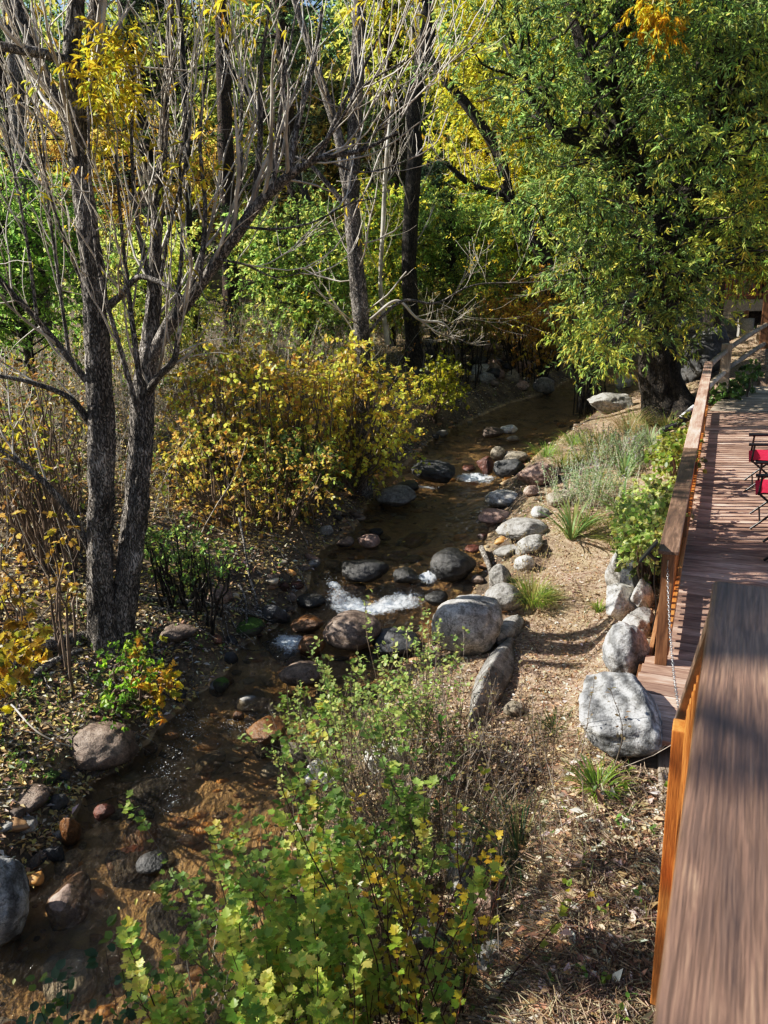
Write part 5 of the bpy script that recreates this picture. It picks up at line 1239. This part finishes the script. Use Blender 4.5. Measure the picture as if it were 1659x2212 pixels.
tuft('grass_clump', 'olive grass on the shore below the flat topped block', 1300, 960, 320, .45, 1.2, .009, [(.2, .24, .06), (.3, .26, .1), (.12, .18, .04)], 1.2, .7)
tuft('grass_clump', 'green rushes at the foot of the willow', 1440, 925, 240, .5, 1., .01, [(.2, .24, .06), (.12, .2, .05), (.4, .36, .14)], 1.2, .5)
tuft('strap_leaf_plant', 'long strap-leaved plant beside the pale stones', 1235, 1165, 46, .75, 1.1, .034, [(.16, .28, .09), (.28, .38, .13), (.42, .42, .15)], .9, .08, 'plant')
tuft('strap_leaf_plant', 'strap-leaved plant near the vine, right of the longest one', 1345, 1120, 34, .6, 1., .028, [(.16, .28, .09), (.28, .38, .13)], .9, .08, 'plant')
tuft('strap_leaf_plant', 'blue green iris fans behind the sage', 1350, 1030, 46, .6, .8, .03, [(.18, .3, .13), (.3, .4, .16)], .8, .12, 'plant')
tuft('strap_leaf_plant', 'pale spiky yucca near the corrugated pipe', 1400, 965, 60, .5, 1.4, .03, [(.3, .42, .22), (.42, .5, .25)], .25, .05, 'plant')
def sage(label, px, py, n, H, spreadr):
    n = int(n * 1.7); H *= 1.15
    g = gp(px, py); t = thing('sage_plant', g, label, 'plant'); mb = MB(); ml = MB()
    O = g + rng.normal(0, spreadr, (n, 3)) * [1, 1, 0]; D = unit(UP + rdir(n) * .45); K = 5
    k = np.linspace(0, 1, K); h = H * rng.uniform(.5, 1.1, n); P = O[:, None] + D[:, None] * (k * h[:, None])[..., None]
    v, f = tubes(P, np.full((n, K), .003), 3); mb.add(v, f, .5)
    spray_leaves(ml, O, D, H, 46, .035, .35, [(.4, .52, .3), (.5, .6, .38), (.3, .44, .16), (.5, .44, .55)], [.4, .3, .25, .05], KITE, 0, None)
    mb.build('stems', M_twig, t); ml.build('foliage', M_leaf, t)
sage('silvery sage with pale flower spikes in front of the irises', 1270, 1090, 80, .6, .3)
sage('silvery sage beside the railing side of the irises', 1330, 1010, 60, .55, .35)
sage('pale feathery sage next to the yucca', 1380, 1000, 50, .5, .3)
for i, (px, py) in enumerate([(1215, 1010), (1250, 1000), (1240, 960), (1300, 1060), (1265, 1140), (1180, 985), (1330, 1170), (1290, 985), (1380, 915)]):
    tuft('grass_clump', ['yellow green', 'olive', 'fresh green'][i % 3] + ' grass tuft ' + ['on the shore right of the pinkish boulder', 'below the silvery sage', 'between shore and sage', 'among the strappy plants', 'left of the strap-leaved plant', 'above the pinkish boulder', 'where the path meets the vine', 'behind the silvery sage', 'beside the beige grass'][i], px, py, 130, .4, 1.2, .009, [LG, [(.3, .32, .1), (.2, .26, .06)], [(.2, .36, .06), (.32, .48, .1)]][i % 3], 1.1, .25)
# vine heaps along the railing
VN = [(.5, .62, .2), (.66, .74, .32), (.34, .5, .12), (.7, .7, .22)]
leafy('climbing_vine', 'pale green vine heaped against the near half of the deck railing', [(1360, 1100), (1440, 1000), (1462, 1060), (1432, 1190), (1412, 1240), (1380, 1200)], 6.6, 9.5, 210, .18, 8, 9, .048, .85, VN, cat='vine', tmpl=OVAL, bark=M_twigbrown, minh=.02, avoid=lambda q, Y: np.array([(aty(a, b, y) @ DN) > -.46 or aty(a, b, y)[2] > 2.2 for (a, b), y in zip(q, Y)]))
leafy('climbing_vine', 'yellow green vine along the far half of the deck railing', [(1440, 990), (1480, 910), (1500, 900), (1495, 960), (1462, 1060)], 9.5, 13.5, 70, .22, 8, 7, .065, .85, [(.26, .34, .06), (.4, .42, .1), (.16, .26, .05)], cat='vine', tmpl=OVAL, bark=M_twigbrown, minh=.02, avoid=lambda q, Y: np.array([(aty(a, b, y) @ DN) > -.46 or aty(a, b, y)[2] > 2.2 for (a, b), y in zip(q, Y)]))
leafy('ground_ivy', 'ivy creeping onto the boards at the foot of the split rail fence', [(1540, 850), (1600, 800), (1640, 790), (1610, 845), (1550, 880)], 15.5, 18.5, 40, .16, 8, 8, .07, .9, [(.14, .26, .06), (.24, .36, .1)], cat='ivy', tmpl=OVAL, bark=M_twigbrown, minh=-.2)

# ---- driftwood, logs and sticks
def logobj(pts, r, label, name='log', cat='log', mat=None, z=0.03, branches=0, sides=9, noise=.25):
    P = np.array([gp(*p[:2]) + [0, 0, (p[2] if len(p) > 2 else r * .6)] for p in pts]); W = smooth_path(P, 24); o0 = W[0]
    mb = MB(); v, f = tubes(W, np.linspace(r, r * .6, 24), sides, noise=noise, nfreq=(5, 3)); mb.add(v, f)
    if branches:
        A_, B_ = children(W[None], np.linspace(r, r * .6, 24)[None], branches, (.2, .7), spread=1.2, up=.1, K=6, curl=.3, rf=.5); v, f = tubes(A_, B_, 5); mb.add(v, f)
    o = mb.build(name, mat or M_log, origin=o0); tag(o, label, cat)
logobj([(20, 1440), (110, 1405), (195, 1380)], .09, 'weathered grey log lying left of the two-stemmed tree')
logobj([(60, 1480), (120, 1440), (180, 1410)], .05, 'split grey limb lying in front of the weathered log')
logobj([(300, 1300), (400, 1305), (500, 1325), (600, 1345)], .045, 'long dead branch lying from the tree foot to the water', branches=8, name='fallen_branch', cat='branch')
logobj([(330, 1320), (420, 1330), (480, 1345)], .035, 'shorter dead branch under the long one', branches=5, name='fallen_branch', cat='branch')
logobj([(515, 1265), (530, 1300), (535, 1380, .1)], .022, 'pale root hanging over the left bank', name='driftwood', cat='driftwood', branches=4)
logobj([(540, 1255), (552, 1290), (560, 1340)], .02, 'second pale root of the driftwood bundle', name='driftwood', cat='driftwood', branches=3)
logobj([(525, 1190, .5), (535, 1230, .2), (540, 1260)], .018, 'upright pale stick above the driftwood', name='driftwood', cat='driftwood')
logobj([(440, 1215, .2), (470, 1240, .1), (500, 1250)], .025, 'bleached curved stick leaning toward the driftwood', name='driftwood', cat='driftwood')
logobj([(555, 1240), (590, 1275)], .02, 'bluish bleached stick pointing at the water', name='driftwood', cat='driftwood')
logobj([(1040, 1200, .12), (1060, 1250, .1), (1062, 1290)], .045, 'curved drift root beside the big black boulder', name='driftwood', cat='driftwood')
logobj([(30, 1545, .1), (100, 1610, .1), (200, 1645, .05)], .011, 'long thin pale stick reaching down to the large brown boulder', name='driftwood', cat='stick', mat=M_twig)
logobj([(1190, 1020), (1212, 1035), (1222, 1060)], .03, 'bent root beside the smooth pinkish boulder', name='driftwood', cat='driftwood')
# undergrowth of thin stems on the left side (nobody could count them)
n = 2600; X = rng.uniform(-13, 1.5, n); Y = 7 + 20 * rng.random(n) ** .8
z, d, lf = terrain(X, Y, True); k = lf & (d > 1.0 + rng.random(n)) & (rng.random(n) < sm(d, .5, 4) * .9 + .1); O = np.column_stack([X, Y, z])[k]; n = len(O)
h = rng.uniform(.5, 2.1, n); D = unit(UP + rdir(n) * .45); K = 6; P = np.zeros((n, K, 3)); P[:, 0] = O; dd = D
for j in range(1, K): dd = unit(dd + rdir(n) * .16); P[:, j] = P[:, j - 1] + dd * (h / (K - 1))[:, None]
mb = MB(); R = rng.uniform(.003, .009, (n, 1)) * np.linspace(1, .4, K)[None]; v, f = tubes(P, R, 4); mb.add(v, f)
P2, R2 = children(P, R, n * 3, (.2, .7), .8, .3, 5, rf=.6, curl=.2); v, f = tubes(P2, np.clip(R2, .002, 1), 3); mb.add(v, f)
tag(mb.build('underbrush', M_twig), 'grey leafless undergrowth stems across the left bank', 'underbrush', None, 'stuff')
ml = MB(); k = rng.random(len(P2)) < .55; cl = P2[k]
spray_leaves(ml, cl[:, 2], unit(cl[:, -1] - cl[:, 2]), .25, 4, .06, .7, [(.45, .32, .05), (.2, .28, .04), (.1, .18, .03), (.4, .2, .05)], None, KITE, .2)
tag(ml.build('underbrush_leaves', M_leaf), 'small green and yellow leaves scattered through the undergrowth', 'leaves', None, 'stuff')

# ---- leaf litter, straw and short grass on the ground
def scatter(n, cond, ymax=30, pw=1.7, x0=-13, x1=9):
    Y = 2.3 + (ymax - 2.3) * rng.random(n) ** pw; X = rng.uniform(-1, 1, n) * (Y * .62 + .6) + .1
    z, d, lf = terrain(X, Y, True); k = (d > .02) & cond(X, Y, d, lf); 
    T_ = X * DN[0] + Y * DN[1]; S_ = X * DD[0] + Y * DD[1]; k &= ~((T_ > -.4) & (S_ < 19) & (S_ > 4.6))
    return np.column_stack([X, Y, z])[k], d[k], lf[k]
O, d, lf = scatter(250000, lambda X, Y, d, lf: (rng.random(len(X)) < np.where(lf, .9, .5 + .05 * sm(-Y, -6.5, -4.5) + .25 * (fbm(X * 1.5, Y * 1.5) > 0))))
n = len(O); ml = MB(); D = rdir(n) * [1, 1, .25]; nn = UP + rdir(n) * .45
cl = np.where(lf[:, None], palette(n, [(.5, .34, .18), (.66, .5, .24), (.75, .58, .2), (.32, .2, .12), (.7, .62, .5)]), palette(n, [(.55, .37, .22), (.66, .5, .32), (.42, .26, .14), (.76, .68, .56), (.27, .17, .11)]))
sz = np.where(lf | (O[:, 1] < 5.5), rng.uniform(.035, .09, n), rng.uniform(.02, .055, n)); leaves(ml, O + [0, 0, .012], D, nn, sz, .45, cl)
tag(ml.build('leaf_litter', M_litter), 'dry tan and brown leaves strewn over both banks', 'leaf litter', None, 'stuff')
O, d, lf = scatter(70000, lambda X, Y, d, lf: ~lf & (d > .3) & (rng.random(len(X)) < np.where(Y < 5.8, 1., .3)), 12, 2.2)
n = len(O); L = rng.uniform(.06, .34, n); D = unit(rdir(n) * [1, 1, .15]); k = np.linspace(-.5, .5, 4)
P = O[:, None] + D[:, None] * (k[None] * L[:, None])[..., None] + [0, 0, .02] + rdir(n * 4).reshape(n, 4, 3) * .02
mb = MB(); v, f = tubes(P, np.full((n, 4), 1) * rng.uniform(.0014, .0034, (n, 1)), 3); mb.add(v, f, np.repeat(palette(n, [(.3, .22, .14), (.45, .37, .24), (.14, .09, .06), (.2, .16, .13)]), 12, axis=0))
tag(mb.build('straw', M_straw), 'dead grass stems and fine twigs lying on the right slope', 'straw', None, 'stuff')
O, d, lf = scatter(16000, lambda X, Y, d, lf: (fbm(X * .8 + 3, Y * .8) > .12) & (rng.random(len(X)) < np.where(lf, 1., .3)), 26, 1.3)
n = len(O); mb = MB(); blades(mb, O, n, .16, 1., .006, [(.08, .16, .03), (.16, .25, .05), (.3, .3, .1)], None, 1., 4, .03)
tag(mb.build('short_grass', M_leaf), 'short green grass growing in patches on the banks', 'grass', None, 'stuff')
O, d, lf = scatter(9000, lambda X, Y, d, lf: (fbm(X * .6 + 30, Y * .6) > .1) & (rng.random(len(X)) < np.where(lf, 1., .12)) & (d > .1), 24, 1.2)
ml = MB(); n = len(O); spray_leaves(ml, O, UP + rdir(n) * .5, .12, 5, .035, .65, GRN[:3] + [(.25, .36, .05)], None, OVAL, 0)
tag(ml.build('ground_cover', M_leaf), 'small green leafy ground plants on the banks', 'ground cover', None, 'stuff')
O, d, lf = scatter(1500, lambda X, Y, d, lf: lf, 22, 1.3)
n = len(O); L = rng.uniform(.25, 1.1, n); D = unit(rdir(n) * [1, 1, .12]); k = np.linspace(-.5, .5, 6)
P = O[:, None] + D[:, None] * (k[None] * L[:, None])[..., None] + rdir(n * 6).reshape(n, 6, 3) * .025; P[..., 2] = terrain(P[..., 0].ravel(), P[..., 1].ravel()).reshape(n, 6) + .02 + rng.random((n, 1)) * .06
mb = MB(); v, f = tubes(P, rng.uniform(.003, .011, (n, 1)) * np.linspace(1, .5, 6)[None], 5); mb.add(v, f)
tag(mb.build('fallen_twigs', M_log), 'fallen twigs and sticks lying all over the left bank', 'twigs', None, 'stuff')
# leaves drifting on the water
n = 260; Y = rng.uniform(3, 22, n); X = rng.uniform(-4, 7, n); ins = inside(X, Y, CREEK); X, Y = X[ins], Y[ins]; n = len(X)
ml = MB(); leaves(ml, np.column_stack([X, Y, wl(Y) + .02]), rdir(n) * [1, 1, .05], UP + rdir(n) * .1, .06, .4, palette(n, [(.6, .5, .12), (.5, .4, .2), (.3, .3, .15)]))
tag(ml.build('floating_leaves', M_litter), 'yellow leaves floating on the stream', 'leaves', None, 'stuff')

# ================================================================== LIGHT
SE, SAZ = rad(37), rad(100)          # shadows fall toward azimuth 100 degrees (0 = away from the camera)
sd = np.array([math.sin(SAZ) * math.cos(SE), math.cos(SAZ) * math.cos(SE), -math.sin(SE)])
sun = bpy.data.lights.new('sun', 'SUN'); sun.energy = 5.0; sun.angle = rad(.5); sun.color = (1, .96, .88)
so = bpy.data.objects.new('sun', sun); COL.objects.link(so)
so.rotation_euler = Vector(sd).to_track_quat('-Z', 'Y').to_euler(); so.location = (-20, 5, 25)
W = bpy.data.worlds.new('World'); S.world = W; W.use_nodes = True; nt = W.node_tree
bg = nt.nodes['Background']; sky = nt.nodes.new('ShaderNodeTexSky'); sky.sky_type = 'NISHITA'; sky.sun_disc = False
sky.sun_elevation = SE; sky.sun_rotation = math.atan2(-sd[0], -sd[1])
nt.links.new(sky.outputs[0], bg.inputs[0]); bg.inputs[1].default_value = .092
# ---- tall unseen cottonwoods, added so their crowns dapple the foreground
def shade_tree(X, Y, H, Rr, n, label):
    gz = ground(X, Y); t = thing('added_shade_tree', (X, Y, gz), label, 'tree'); mb = MB(); ml = MB()
    trunk(mb, np.array([[X, Y, gz - .3], [X, Y + .2, gz + H * .5], [X, Y, gz + H]]), np.array([.3, .22, .06]), sides=12)
    c = rdir(n) * (rng.random((n, 1)) ** .5) * np.array([Rr, Rr, H * .3]) + [X, Y, gz + H * .66]
    limb_to(mb, np.column_stack([np.full(n, X), np.full(n, Y), np.maximum(c[:, 2] - 1.8, gz + 1)]), c, .05, .015, K=5, sides=4)
    clump_leaves(ml, c, .55, 9, 9, .12, .7, GRN + YEL[:1]); mb.build('trunk', M_barkdark, t); ml.build('crown', M_leaf, t)
for a in SHADE: shade_tree(*a)
S.view_settings.view_transform = 'Standard'; S.view_settings.look = 'None'; S.view_settings.exposure = 0; S.view_settings.gamma = 1.0
S.cycles.max_bounces = 6; S.cycles.diffuse_bounces = 3; S.cycles.transparent_max_bounces = 12; S.cycles.transmission_bounces = 4
S.cycles.caustics_reflective = False; S.cycles.caustics_refractive = False; S.cycles.sample_clamp_indirect = 6

# the phone's tone curve
S.view_settings.use_curve_mapping = True
cm = S.view_settings.curve_mapping; cu = cm.curves[3]
cm.clip_max_x = 1; cm.clip_max_y = 1
for x, y in ((.03, .038), (.12, .2), (.3, .54), (.5, .82)): cu.points.new(x, y)
cu.points[-1].location = (.8, 1.)
cm.update()
